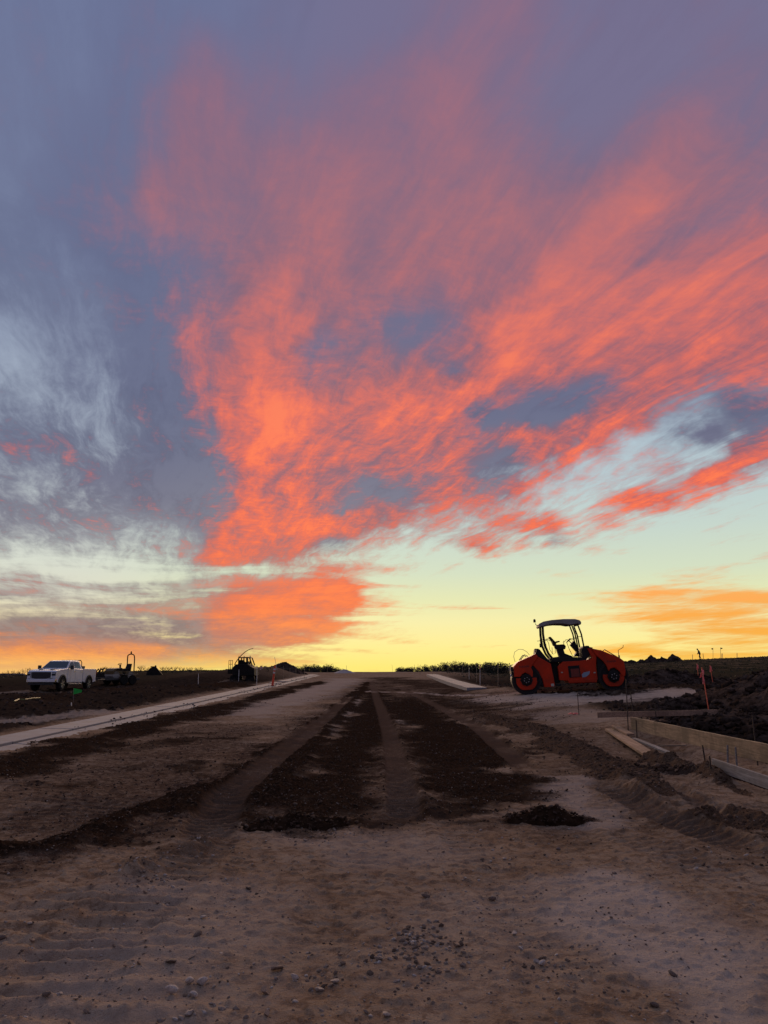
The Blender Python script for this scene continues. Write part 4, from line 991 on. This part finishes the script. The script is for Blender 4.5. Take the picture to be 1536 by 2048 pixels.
for k in range(3): m = EM(); m.tube([(-1.28 + k * .17, -.9, .75), (-1.28 + k * .17, -.9, 1.92)], .025, 6); m.build('rail_post', KD, pv)
for z in (1.2, 1.55, 1.9): m = EM(); m.tube([(-1.3, -.9, z), (-.92, -.9, z)], .022, 6); m.build('rail', KD, pv)
m = EM(); m.box((-1.1, -.7, .9), (.5, .5, .45)); m.build('side_hopper', KD, pv, bevel=.03)
m = EM(); m.tube([(-.85 + 1.7 * t_, -.4, 1.5 + 1.5 * math.sin(t_ * 1.5) ** .8) for t_ in np.linspace(0, 1, 14)], .045, 7, r1=.03); m.build('boom', plain('boom_rust', (.10, .045, .025), .7), pv, smooth=True)
m = EM(); m.tube([(.1, -.82, 2.2), (.1, -.82, 2.32)], .03, 6); m.tube([(.62, -.6, 2.1), (.62, -.6, 2.34)], .04, 6); m.tube([(-.42, -.6, 2.15), (-.42, -.6, 2.32)], .03, 6); m.build('lamp', KD, pv)

# ================================================================== spoil heaps
sm, t, b = newmat('spoil_earth')
geo = t.n('ShaderNodeNewGeometry').outputs['Position']
nf = t.noise(geo, 9, 6, .68); nb = t.noise(geo, 1.5, 5, .6); ng = t.noise(geo, 60, 3, .6)
c_ = t.mix(t.rng(nb, .35, .65), (.028, .019, .014, 1), (.088, .062, .048, 1))
c_ = t.mix(t.math('MULTIPLY', t.rng(nf, .45, .65), .7), c_, (.009, .006, .0045, 1)); c_ = t.mix(t.rng(ng, .6, .75, 0, .4), c_, (.15, .12, .10, 1))
t.l.new(c_, b.inputs['Base Color']); b.inputs['Roughness'].default_value = .95; b.inputs['Specular IOR Level'].default_value = 0
bp = t.n('ShaderNodeBump'); bp.inputs['Strength'].default_value = .8; bp.inputs['Distance'].default_value = .05; t.l.new(nf, bp.inputs['Height']); t.l.new(bp.outputs[0], b.inputs['Normal'])
gp, t, b = newmat('pale_gravel'); geo = t.n('ShaderNodeNewGeometry').outputs['Position']
t.l.new(t.mix(t.noise(geo, 8, 5, .6), (.2, .17, .16, 1), (.42, .38, .37, 1)), b.inputs['Base Color']); b.inputs['Roughness'].default_value = .95

# low-poly lumps --------------------------------------------------------------
bm = bmesh.new(); bmesh.ops.create_icosphere(bm, subdivisions=1, radius=1); ICO_V = np.array([v.co[:] for v in bm.verts]); ICO_F = np.array([[v.index for v in f.verts] for f in bm.faces]); bm.free()
bm = bmesh.new(); bmesh.ops.create_icosphere(bm, subdivisions=2, radius=1); ICO2_V = np.array([v.co[:] for v in bm.verts]); ICO2_F = np.array([[v.index for v in f.verts] for f in bm.faces]); bm.free()
def lumps(name, x, y, z, r, mat, flat=.7, jit=.28, parent=None, seed=1, tone=None, sink=.25, smooth=True):
    g = np.random.RandomState(seed); n = len(x); V = ICO_V[None] * (1 + g.uniform(-jit, jit, (n, 12, 1)))
    V = V * np.stack([g.uniform(.7, 1.25, n), g.uniform(.7, 1.25, n), g.uniform(flat * .6, flat * 1.2, n)], 1)[:, None, :]
    a = g.uniform(0, 6.283, n); c, s = np.cos(a)[:, None], np.sin(a)[:, None]; tl = g.uniform(-.5, .5, n)[:, None]
    X = V[..., 0] * c - V[..., 1] * s; Y = V[..., 0] * s + V[..., 1] * c; Z = V[..., 2] + X * np.sin(tl)
    P3 = np.stack([X * r[:, None] + x[:, None], Y * r[:, None] + y[:, None], Z * r[:, None] + z[:, None] + (flat - sink * 2) * r[:, None] * .5], 2).reshape(-1, 3)
    F = (ICO_F[None] + (np.arange(n) * 12)[:, None, None]).reshape(-1, 3).astype(np.int32)
    me = bpy.data.meshes.new(name); me.vertices.add(len(P3)); me.vertices.foreach_set('co', P3.astype(np.float32).ravel())
    me.loops.add(F.size); me.loops.foreach_set('vertex_index', F.ravel()); me.polygons.add(len(F)); me.polygons.foreach_set('loop_start', np.arange(0, F.size, 3, dtype=np.int32))
    if smooth is True: me.polygons.foreach_set('use_smooth', (g.rand(n) < .5).repeat(20))
    me.update(); at = me.attributes.new('tone', 'FLOAT', 'POINT'); at.data.foreach_set('value', np.repeat(g.rand(n) if tone is None else tone, 12).astype(np.float32))
    me.materials.append(mat); o = obj(name, me, parent); o['kind'] = 'stuff'; return o
def tonemat(name, stops, rough=.9):
    m, t, b = newmat(name); a = t.n('ShaderNodeAttribute', attribute_name='tone').outputs['Fac']
    r = t.n('ShaderNodeValToRGB'); cr = r.color_ramp; cr.elements[0].position = stops[0][0]; cr.elements[0].color = (*stops[0][1], 1); cr.elements[1].position = stops[-1][0]; cr.elements[1].color = (*stops[-1][1], 1)
    for p, c in stops[1:-1]: e = cr.elements.new(p); e.color = (*c, 1)
    t.l.new(a, r.inputs[0]); geo = t.n('ShaderNodeNewGeometry').outputs['Position']
    t.l.new(t.mix(t.rng(t.noise(geo, 60, 4, .6), .35, .65, 0, .55), r.outputs[0], (.10, .07, .055, 1)), b.inputs['Base Color']); b.inputs['Roughness'].default_value = rough; b.inputs['Specular IOR Level'].default_value = .03
    return m
GRAV = tonemat('gravel_mix', [(0, (.085, .058, .042)), (.4, (.20, .148, .112)), (.75, (.34, .275, .225)), (1, (.50, .44, .385))])
CLOD = tonemat('loam_clods', [(0, (.018, .010, .0056)), (.6, (.042, .0235, .0138)), (.93, (.068, .041, .027)), (1, (.17, .135, .112))])
BCLOD = tonemat('clay_clods', [(0, (.05, .028, .016)), (.6, (.10, .058, .034)), (1, (.17, .108, .07))])

plain('loam_plain', (.032, .0180, .0105), 1.0, var=.4, scale=14, bump=.6, spec=0)
def heap(name, label, cx, cy, rx, ry, h, rz=0.0, rough=.18, seed=3, mat=None, cat='spoil heap', nclod=260, cl=(.03, .13), group=None, n=46, m_=72, cmat=None):
    g = np.random.RandomState(seed); base = float(macro(cx, cy)); root = empty(name, (cx, cy, base)); tag(root, label, cat, group)
    rr = np.linspace(0, 1.12, n)[:, None]; th = np.linspace(0, 2 * math.pi, m_, endpoint=False)[None]
    wob = 1 + .16 * np.sin(th * 2 + seed) + .09 * np.sin(th * 3 + seed * 2.1) + .05 * np.sin(th * 7 + seed)
    X = rr * np.cos(th) * rx * wob; Y = rr * np.sin(th) * ry * wob
    def hh(X, Y, q):
        prof = np.clip(1 - q ** 1.25, 0, 1) ** 1.05
        u, v = X * 1.0 + seed * 13.7, Y * 1.0 + seed * 5.1
        k = 1 / max(.6, min(rx, ry))
        return h * prof * (1 + .35 * fbm(u, v, .9 * k, 3, seed)) + h * rough * fbm(u, v, 2.6 * k, 4, seed + 1, .65) * np.clip(1.15 - q, 0, 1) * 1.3 + rough * .12 * fbm(u, v, 7 * k, 3, seed + 2) * (q < 1)
    c, s = math.cos(rz), math.sin(rz)
    WX, WY = X * c - Y * s, X * s + Y * c
    gz = macro(cx + WX, cy + WY) + heaps(cx + WX, cy + WY) - base
    Z = hh(X, Y, np.broadcast_to(rr, X.shape)) + gz - .12 * np.clip((rr - .9) / .2, 0, 1) - .02
    V = np.stack([WX, WY, Z], 2).reshape(-1, 3)
    F = [(i * m_ + j, i * m_ + (j + 1) % m_, (i + 1) * m_ + (j + 1) % m_, (i + 1) * m_ + j) for i in range(n - 1) for j in range(m_)]
    me = bpy.data.meshes.new('mound'); me.from_pydata(V.tolist(), [], F); me.materials.append(mat or sm); me.polygons.foreach_set('use_smooth', np.ones(len(F), bool))
    obj('mound', me, root)
    if nclod:
        q = np.sqrt(g.rand(nclod)) * 1.1; a = g.rand(nclod) * 2 * math.pi; w = 1 + .16 * np.sin(a * 2 + seed) + .09 * np.sin(a * 3 + seed * 2.1)
        X, Y = q * np.cos(a) * rx * w, q * np.sin(a) * ry * w; WX, WY = X * c - Y * s, X * s + Y * c
        Z = hh(X, Y, q) * (q < 1) + macro(cx + WX, cy + WY) + heaps(cx + WX, cy + WY) - base
        lumps('clods', WX, WY, Z, cl[0] + (cl[1] - cl[0]) * g.rand(nclod) ** 3, cmat or mat or sm, parent=root, seed=seed)
    return root
heap('spoil_heap', 'largest spoil heap of dark clods, cut off by the right picture edge', 11.6, 20.5, 3.4, 4.2, 1.5, .2, .3, 4, nclod=1500, cl=(.03, .17))
heap('spoil_heap', 'low rubble heap of dark clods behind the form boards', 8.4, 16.2, 2.0, 3.0, .42, .5, .35, 5, nclod=1000, cl=(.03, .14))
heap('spoil_heap', 'small clod heap at the edge of the gravel pad left of the tallest survey stake', 8.0, 21.2, .95, .75, .42, 0, .4, 6, nclod=160, cl=(.04, .12))
heap('spoil_heap', 'broad spoil heap just right of the orange roller', 15.6, 42, 4.6, 2.4, .7, -.1, .16, 7, nclod=500, cl=(.05, .17))
heap('spoil_heap', 'dark heap of soil on the bank beyond the nearest delineator post', P(570, 1340, 92).x, 92, 2.6, 2.2, 1.1, 0, .2, 8, nclod=120)
for i, (px, w, hgt) in enumerate(((1262, .9, .5), (1282, .8, .55), (1302, 1.2, .95), (1323, 1.1, .75), (1347, 1.25, .95), (1248, 1.2, .4))):
    heap('soil_pile', ['second', 'third', 'fourth', 'fifth', 'last and biggest', 'first'][i] + ' soil pile from the left, on the hilltop right of the roller', P(px, 1316, 118).x, 118, w * 1.25, w, hgt, .3 * i, .3, 20 + i, cat='soil pile', nclod=24, cl=(.08, .25), group='soil piles on the hilltop', n=16, m_=28)
heap('gravel_pile', 'pale gravel pile at the crest left of the road', P(689, 1342, 101).x, 101, 1.5, 1.5, .5, 0, .08, 31, mat=gp, cat='gravel pile', nclod=20, n=16, m_=28)
lath(693, 1331, 1341, 101, M['lath_wood'], 'thick dark stub standing on the pale gravel pile', .26)
heap('clod_windrow', 'ochre clods heaped at the near end of the loose planks', *ground_at(1375, 1548), 1.0, .26, .17, -.55, .5, 9, mat=BCLOD, cat='soil pile', nclod=420, cl=(.012, .05))
heap('tarpaulin_bundle', 'blue grey tarpaulin bundle on the spoil at the right picture edge', P(1528, 1408, 17).x, 17, .38, .35, .34, 0, .2, 12, mat=M['tarp_blue'], cat='tarpaulin', nclod=0, n=20, m_=30)
heap('soil_hump', 'dark hump of loose soil at the near left end of the dark patch', *ground_at(590, 1648), .52, .26, .12, .1, .4, 13, mat=MATS['loam_plain'], cmat=CLOD, cat='soil pile', nclod=420, cl=(.006, .028))
heap('soil_hump', 'dark hump of loose soil at the near right end of the dark patch', *ground_at(1092, 1636), .38, .2, .15, .0, .35, 14, mat=MATS['loam_plain'], cmat=CLOD, cat='soil pile', nclod=260, cl=(.006, .028))

# ================================================================== gravel, clods and stones
g = np.random.RandomState(5)
def zarr(x, y): return relief(x, y)[0]
def scatter(n, ylo, yhi, half=.62, pw=1.0):
    y = ylo + (yhi - ylo) * g.rand(n) ** pw; x = (g.rand(n) * 2 - 1) * (y * half + .5); return x, y
x, y = scatter(30000, 3.2, 13, pw=1.5); dn = fbm(x, y, 1.1, 3, 2); k = dn > g.uniform(-.5, .35, len(x)); x, y = x[k], y[k]
cl = []
for (px, py, s, n) in ((825, 1880, .10, 110), (815, 1925, .13, 90), (830, 1845, .1, 30), (310, 1745, .2, 90), (650, 1965, .1, 30), (390, 2030, .09, 30), (910, 1890, .05, 20), (400, 1700, .15, 60), (1090, 1930, .12, 25), (990, 1690, .35, 60), (640, 1660, .3, 120), (1500, 1740, .4, 50)):
    cx, cy = ground_at(px, py); cl.append((cx + g.randn(n) * s, cy + g.randn(n) * s * 1.5))
cx = np.concatenate([c[0] for c in cl]); cy = np.concatenate([c[1] for c in cl])
gx, gy = np.concatenate([x, cx]), np.concatenate([y, cy]); gr = np.concatenate([.0018 + .010 * g.rand(len(x)) ** 4.5, .006 + .014 * g.rand(len(cx)) ** 1.5])
o = lumps('gravel', gx, gy, zarr(gx, gy), gr, GRAV, seed=2); tag(o, 'fine gravel and grit strewn over the foreground dirt', 'gravel')
x, y = scatter(80000, 5.5, 40, pw=1.25); h_, dk, br, pl_, tk, sd, dm = relief(x, y)
k = (np.maximum(dk, dm * .42) > g.uniform(.1, 1.0, len(x))) & (tk < .4) & (x > -9) & (x < 6.5); x1, y1, z1 = x[k][:17000], y[k][:17000], h_[k][:17000]
o = lumps('soil_clods', x1, y1, z1, .003 + .017 * g.rand(len(x1)) ** 3 + .0003 * y1, CLOD, flat=.8, jit=.35, seed=3); tag(o, 'dark crumbly clods of loose soil on the road', 'soil')
k = (br > g.uniform(.3, .9, len(x))); x1, y1, z1 = x[k][:5000], y[k][:5000], h_[k][:5000]
o = lumps('clay_clods', x1, y1, z1, .006 + .03 * g.rand(len(x1)) ** 3 + .0003 * y1, BCLOD, flat=.8, jit=.35, seed=4); tag(o, 'ochre brown clods along the right windrow', 'soil')
x, y = scatter(30000, 9, 60, pw=1.2); h_, dk, br, pl_, tk, sd, dm = relief(x, y); k = (sd > .5) & (pl_ < .35) & (fbm(x, y, .5, 3, 3) > -.15); x1, y1, z1 = x[k][:5000], y[k][:5000], h_[k][:5000]
o = lumps('verge_clods', x1, y1, z1, .02 + .09 * g.rand(len(x1)) ** 3.2, sm, flat=.8, jit=.35, seed=6); tag(o, 'clods and rubble over the rough ground beside the road', 'soil')
n = 500; y1 = 8 + 70 * g.rand(n) ** 1.4; x1 = np.where(g.rand(n) < .6, -7.70 + .10 * g.randn(n), -7.22 + .16 * g.randn(n)); k = fbm(x1 * 0, y1, .4, 3, 2) > -.2; x1, y1 = x1[k], y1[k]
zw = macro(x1 * 0 - 6.5, y1) + np.where(x1 < -7.7, .08, np.where(x1 < -7.24, .03, .0))
o = lumps('spilled_soil', x1, y1, zw, .012 + .04 * g.rand(len(x1)) ** 3, CLOD, flat=.8, jit=.35, seed=8); tag(o, 'crumbs of dark soil spilled along the left kerb and gutter', 'soil')
STONES = [(553,1930,22,'pointed brown stone standing up from the foreground dirt'),(588,1950,15,'pale rounded stone just right of the pointed brown stone'),(530,1978,22,'flat topped brown stone left of centre near the bottom'),
 (343,1982,22,'angular reddish stone with a pale top, lower left'),(404,1964,20,'pale rounded stone in the lower left cluster'),(378,1966,18,'dark stone touching the pale rounded stone'),(387,1986,17,'grey stone below the pale rounded stone'),
 (340,1926,18,'dark brown stone above the angular reddish stone'),(392,1872,18,'dark flat stone alone on the left foreground'),(638,1974,18,'grey round stone at the left of the centre trio'),(668,1959,18,'brown angular stone at the right of the centre trio'),
 (755,1914,18,'grey angular stone on the picture centre line'),(912,1888,16,'brown stone right of the pebble patch'),(1028,1860,13,'lone rounded brown stone in the right foreground'),(850,1786,15,'dark stone pair far side of the pebble patch'),(983,1790,13,'dark round stone in the middle right foreground'),
 (1085,1926,15,'pale stone among dark crumbs, right of centre'),(1346,1946,14,'dark stone in the far right foreground'),(1306,2005,15,'dark flat stone near the bottom right'),(772,2030,17,'grey stone at the bottom edge just right of centre')]
REST = [(405,1834,12),(467,1792,11),(290,1776,10),(533,2029,18),(380,2025,18),(92,2003,14),(172,2028,12),(1072,1922,11),(1327,2028,11),(922,1860,9),(810,1851,12),(1008,1713,9),(1118,1694,9),(980,1729,9),(1448,1910,9),
 (1335,1990,10),(1097,1955,9),(1165,1960,11),(60,1850,10),(4,1878,15),(64,1889,12),(85,1895,9),(290,1885,10),(277,1934,12),(250,1940,9),(120,1995,12),(495,1771,12),(315,1805,11),(335,1798,9),(150,2010,9),(660,1876,9),(680,1905,9),(955,1812,9),(880,1870,8)]
stone_me = []
for s in range(7):
    q = np.random.RandomState(40 + s); V = ICO2_V.copy()
    for _ in range(9):
        nrm = q.randn(3); nrm /= np.linalg.norm(nrm); dd = q.uniform(.32, .75); dt = V @ nrm; V -= np.clip(dt - dd, 0, None)[:, None] * nrm * .95
    V *= q.uniform(.75, 1.15, 3) * np.array([1.2, 1, .66])
    me = bpy.data.meshes.new('stone'); me.from_pydata(V.tolist(), [], ICO2_F.tolist()); me.materials.append(plain('stone_%d' % s, [(.25, .175, .13), (.19, .125, .09), (.36, .29, .24), (.30, .235, .19), (.13, .09, .068), (.42, .345, .29), (.23, .15, .105)][s], .88, var=.3, scale=3, bump=.4)); stone_me.append(me)
SHORT = ['pointed brown stone', 'pale rounded stone beside it', 'flat topped brown stone', 'angular reddish stone', 'pale rounded cluster stone', 'dark stone of the cluster', 'grey stone of the cluster', 'dark brown stone', 'dark flat stone on the left', 'left stone of the centre trio',
 'right stone of the centre trio', 'grey angular centre stone', 'brown stone by the pebble patch', 'lone rounded brown stone', 'dark pair beyond the pebble patch', 'dark round middle right stone', 'pale stone among dark crumbs', 'far right dark stone', 'dark flat stone at bottom right', 'grey bottom centre stone']
used = {}
def rest_label(px, py):
    j = min(range(len(STONES)), key=lambda k: math.hypot(STONES[k][0] - px, STONES[k][1] - py)); dx_, dy_ = px - STONES[j][0], py - STONES[j][1]
    way = ('right of' if dx_ > 0 else 'left of') if abs(dx_) > abs(dy_) * 1.2 else ('nearer than' if dy_ > 0 else 'beyond')
    dd = math.hypot(dx_, dy_); far = 'close ' if dd < 55 else 'well ' if dd > 150 else ''
    lab = 'small stone %s%s the %s' % (far, way, SHORT[j]); n_ = used[lab] = used.get(lab, 0) + 1
    return lab if n_ == 1 else ['', '', 'second ', 'third ', 'fourth ', 'fifth '][n_] + lab
for i, st in enumerate(STONES + REST):
    px, py, sz = st[:3]; x, y = ground_at(px, py + sz * .35); dist = math.hypot(y, EYE); r = sz / 1490 * dist * .5
    lab = st[3] if len(st) > 3 else rest_label(px, py)
    k = (5 if len(st) > 3 and 'pale' in lab else 4 if len(st) > 3 and 'dark' in lab else 3 if len(st) > 3 and 'grey' in lab else [0, 1, 6, 3, 4, 1, 2][i % 7])
    o = obj('stone', stone_me[k], loc=(x, y, zg(x, y) + r * .45), rot=(rnd.uniform(-.4, .4), rnd.uniform(-.4, .4), rnd.uniform(0, 6.28))); o.scale = (r * 1.05,) * 3
    tag(o, lab, 'stone', 'stones scattered on the foreground dirt')

# ================================================================== plants
lm, t, b = newmat('bush_leaf'); oi = t.n('ShaderNodeNewGeometry').outputs['Random Per Island']
t.l.new(t.mix(oi, (.008, .012, .005, 1), (.026, .030, .012, 1)), b.inputs['Base Color']); b.inputs['Roughness'].default_value = .7
plain('twig', (.06, .045, .035), .9)
plain('dry_grass', (.035, .034, .016), .9, var=.4, scale=.8)
def bush(px, pt, y, rad, label, seed, group):
    q = np.random.RandomState(seed); p = P(px, 1340, y); z0 = zg(p.x, y); H = max(.4, P(px, pt, y).z - z0)
    root = empty('bush', (p.x, y, z0)); tag(root, label, 'bush', group); m = EM()
    for k in range(7):
        a = q.rand() * 6.28; m.tube([(0, 0, -.05), (.3 * rad * math.cos(a), .3 * rad * math.sin(a), H * .45), (.65 * rad * math.cos(a), .65 * rad * math.sin(a), H * .85)], .03, 5, r1=.008)
    m.build('stems', M['twig'], root)
    n = 1300; clumps = [(q.uniform(-.6, .6) * rad, q.uniform(-.6, .6) * rad, q.uniform(.2, .75) * H, q.uniform(.3, .55) * rad) for _ in range(9)]
    vs = []; fs = []
    for i in range(n):
        c = clumps[q.randint(9)]; d = q.randn(3); d /= np.linalg.norm(d); rr = c[3] * q.rand() ** .4; ct = np.array([c[0] + d[0] * rr, c[1] + d[1] * rr, max(.03, c[2] + d[2] * rr * .9)])
        u = q.randn(3); u /= np.linalg.norm(u); v = np.cross(u, q.randn(3)); v /= np.linalg.norm(v); s = q.uniform(.05, .11); k = len(vs)
        vs += [ct - u * s, ct + v * s * .5, ct + u * s, ct - v * s * .5]; fs.append((k, k + 1, k + 2, k + 3))
    me = bpy.data.meshes.new('foliage'); me.from_pydata([tuple(v) for v in vs], [], fs); me.materials.append(lm); obj('foliage', me, root)
for i, (px, pt, y, r) in enumerate(((606, 1334, 108, .9), (622, 1334, 110, 1.0), (640, 1334, 112, 1.0), (652, 1332, 113, 1.0), (664, 1336, 114, 1.0), (676, 1339, 115, .8))):
    bush(px, pt, y, r * 1.45, ['first', 'second', 'third', 'fourth', 'fifth', 'last'][i] + ' dark bush from the left on the bank left of the road crest', 60 + i, 'bushes left of the road crest')
for i, (px, pt, y, r) in enumerate(((805, 1339, 124, .9), (817, 1338, 124, 1.0), (847, 1337, 120, 1.0), (860, 1332, 118, 1.0), (882, 1334, 112, 1.1), (899, 1328, 104, 1.1), (914, 1328, 102, 1.1), (923, 1325, 100, 1.0), (938, 1328, 96, 1.1), (956, 1324, 94, 1.0), (974, 1326, 92, 1.0), (990, 1327, 90, 1.0), (1004, 1328, 88, 1.0))):
    bush(px, pt, y, r * 1.45, ['first', 'second', 'third', 'fourth', 'fifth', 'sixth', 'seventh', 'eighth', 'ninth', 'tenth', 'eleventh', 'twelfth', 'last'][i] + ' dark bush from the left in the row right of the road', 80 + i, 'bushes right of the road')
def shrub(px, pt, pb, y, w, label, seed):
    q = np.random.RandomState(seed); p = P(px, pb, y); z0 = zg(p.x, y); H = max(.3, P(px, pt, y).z - z0); root = empty('bare_shrub', (p.x, y, z0)); tag(root, label, 'shrub', 'leafless shrubs behind the pickup and trailer'); m = EM(); f = EM()
    for k in range(12):
        a = q.uniform(-1, 1); l = H * q.uniform(.6, 1.05); e = Vector((a * w, q.uniform(-.5, .5) * w, l)); c = Vector((a * w * .35, 0, l * .55)); m.tube([(a * .1, 0, -.05), c, e], .02, 4, r1=.007)
        for s in range(3): tt = q.uniform(.4, .9); bs = c.lerp(e, tt); f.tube([bs, bs + Vector((q.uniform(-.22, .22), q.uniform(-.1, .1), q.uniform(.1, .3)))], .009, 4, r1=.005)
    m.build('branches', M['twig'], root); f.build('twigs', M['twig'], root)
for i, (px, pt, pb, y, w) in enumerate(((8, 1346, 1358, 90, .4), (20, 1342, 1357, 88, .5), (32, 1344, 1357, 90, .5), (44, 1341, 1356, 88, .5), (55, 1337, 1355, 86, .5), (66, 1340, 1355, 88, .4), (206, 1338, 1352, 84, .5), (216, 1340, 1352, 84, .5), (282, 1334, 1347, 86, .5), (292, 1338, 1347, 86, .5), (326, 1335, 1346, 88, .45), (336, 1337, 1346, 88, .5), (348, 1336, 1346, 90, .5), (362, 1337, 1346, 90, .5), (380, 1338, 1346, 92, .6), (398, 1340, 1346, 92, .6))):
    shrub(px, pt, pb, y, w, ['first', 'second', 'third', 'fourth', 'fifth', 'sixth', 'first', 'second', 'first', 'second', 'first', 'second', 'third', 'fourth', 'fifth', 'sixth'][i] + ' leafless twiggy shrub from the left, ' + ('left of the white pickup' if px < 70 else 'between the pickup and the small roller' if px < 250 else 'between the small roller and the dark hopper' if px < 300 else 'right of the dark hopper'), 200 + i)
# tussocks of dry grass on the hill and the far field
q = np.random.RandomState(9); n = 9000
y = 48 + 95 * q.rand(n) ** .8; x = np.where(q.rand(n) < .62, 8 + (y * .62) * q.rand(n), -12 - (y * .52) * q.rand(n))
k = (fbm(x, y, .12, 3, 1) > -.25) & ((x > 0) | (y > 78)); x, y = x[k], y[k]; z = zarr(x, y); vs = np.zeros((len(x), 3, 3, 3))
for j in range(3):
    a = q.rand(len(x)) * 6.28; hgt = .04 + .12 * q.rand(len(x)) ** 2; w = .05 + .08 * q.rand(len(x)); bx, by = x + q.uniform(-.12, .12, len(x)), y + q.uniform(-.12, .12, len(x))
    vs[:, j, 0] = np.stack([bx - w * np.cos(a), by - w * np.sin(a), z - .03], 1); vs[:, j, 1] = np.stack([bx + w * np.cos(a), by + w * np.sin(a), z - .03], 1); vs[:, j, 2] = np.stack([bx + q.uniform(-.12, .12, len(x)), by, z + hgt], 1)
V = vs.reshape(-1, 3); F = np.arange(len(V)).reshape(-1, 3)
me = bpy.data.meshes.new('grass'); me.from_pydata(V.tolist(), [], F.tolist()); me.materials.append(M['dry_grass'])
tag(obj('grass', me), 'short dry grass over the hillside and the far field', 'grass', kind='stuff')

# ================================================================== far away
plain('house_wall', (.42, .40, .40), .8); plain('house_roof', (.16, .15, .16), .8)
for i, (px, w, lab) in enumerate(((6, 9, 'far pale house at the left picture edge, beyond the field'), (22, 12, 'widest far pale house beyond the field left of the pickup'), (40, 8, 'far pale house nearest the pickup, beyond the field'))):
    y = 760; p = P(px, 1356, y); z = float(macro(p.x, y)); r = empty('far_house', (p.x, y, z)); tag(r, lab, 'house', 'far houses on the left horizon')
    m = EM(); m.box((0, 0, 1.3), (w, 7, 2.8)); m.build('wall', M['house_wall'], r); m = EM(); m.prism([(-w / 2 - .4, 2.7), (w / 2 + .4, 2.7), (w / 2 - 1.5, 4.4), (-w / 2 + 1.5, 4.4)], -3.8, 3.8); m.build('roof', M['house_roof'], r)

# ================================================================== the person on the hill
px0 = P(1400, 1318, 127); z0 = zg(px0.x, 127)
JV = {'hip': (0, 0, .93, .15), 'waist': (-.02, 0, 1.1, .155), 'chest': (-.10, 0, 1.36, .17), 'neck': (-.2, 0, 1.50, .065), 'head': (-.28, 0, 1.58, .095), 'crown': (-.33, 0, 1.68, .085),
      'lh': (.02, -.1, .86, .1), 'lk': (-.12, -.1, .48, .075), 'la': (-.06, -.1, .08, .05), 'lt': (-.22, -.1, .04, .045), 'rh': (.02, .1, .86, .1), 'rk': (.06, .1, .48, .075), 'ra': (.22, .1, .1, .05), 'rt': (.08, .1, .04, .045),
      'ls': (-.1, -.2, 1.38, .07), 'le': (-.18, -.25, 1.1, .055), 'lw': (-.36, -.22, .92, .04), 'lf': (-.42, -.2, .86, .035), 'rs': (-.1, .2, 1.38, .07), 're': (-.12, .26, 1.1, .055), 'rw': (-.28, .24, .9, .04), 'rf': (-.33, .23, .84, .035)}
ED = [('hip', 'waist'), ('waist', 'chest'), ('chest', 'neck'), ('neck', 'head'), ('head', 'crown'), ('hip', 'lh'), ('lh', 'lk'), ('lk', 'la'), ('la', 'lt'), ('hip', 'rh'), ('rh', 'rk'), ('rk', 'ra'), ('ra', 'rt'), ('chest', 'ls'), ('ls', 'le'), ('le', 'lw'), ('lw', 'lf'), ('chest', 'rs'), ('rs', 're'), ('re', 'rw'), ('rw', 'rf')]
nm = list(JV); me = bpy.data.meshes.new('body'); me.from_pydata([JV[k][:3] for k in nm], [(nm.index(a), nm.index(b_)) for a, b_ in ED], [])
person = empty('person', (px0.x, 127, z0)); tag(person, 'person in dark clothes with bowed head walking on the hilltop', 'person')
o = obj('body', me, person, M['coat_dark']); sk = o.modifiers.new('skin', 'SKIN'); sk.use_smooth_shade = True
for i, k in enumerate(nm):
    v = me.skin_vertices[0].data[i]; v.radius = (JV[k][3] * 1.12,) * 2; v.use_root = k == 'hip'
o.modifiers.new('sub', 'SUBSURF').levels = 1
m = EM(); m.lathe([(.105, 1.63), (.11, 1.7), (.085, 1.77), (.03, 1.79)], 12, 'z', (-.32, 0, 0)); m.box((-.43, 0, 1.64), (.14, .16, .02)); m.build('cap', M['hat_dark'], person)
lath(1444, 1307, 1319, 127, M['lath_wood'], 'thick marker post beside the rightmost flag on the hilltop', .3)
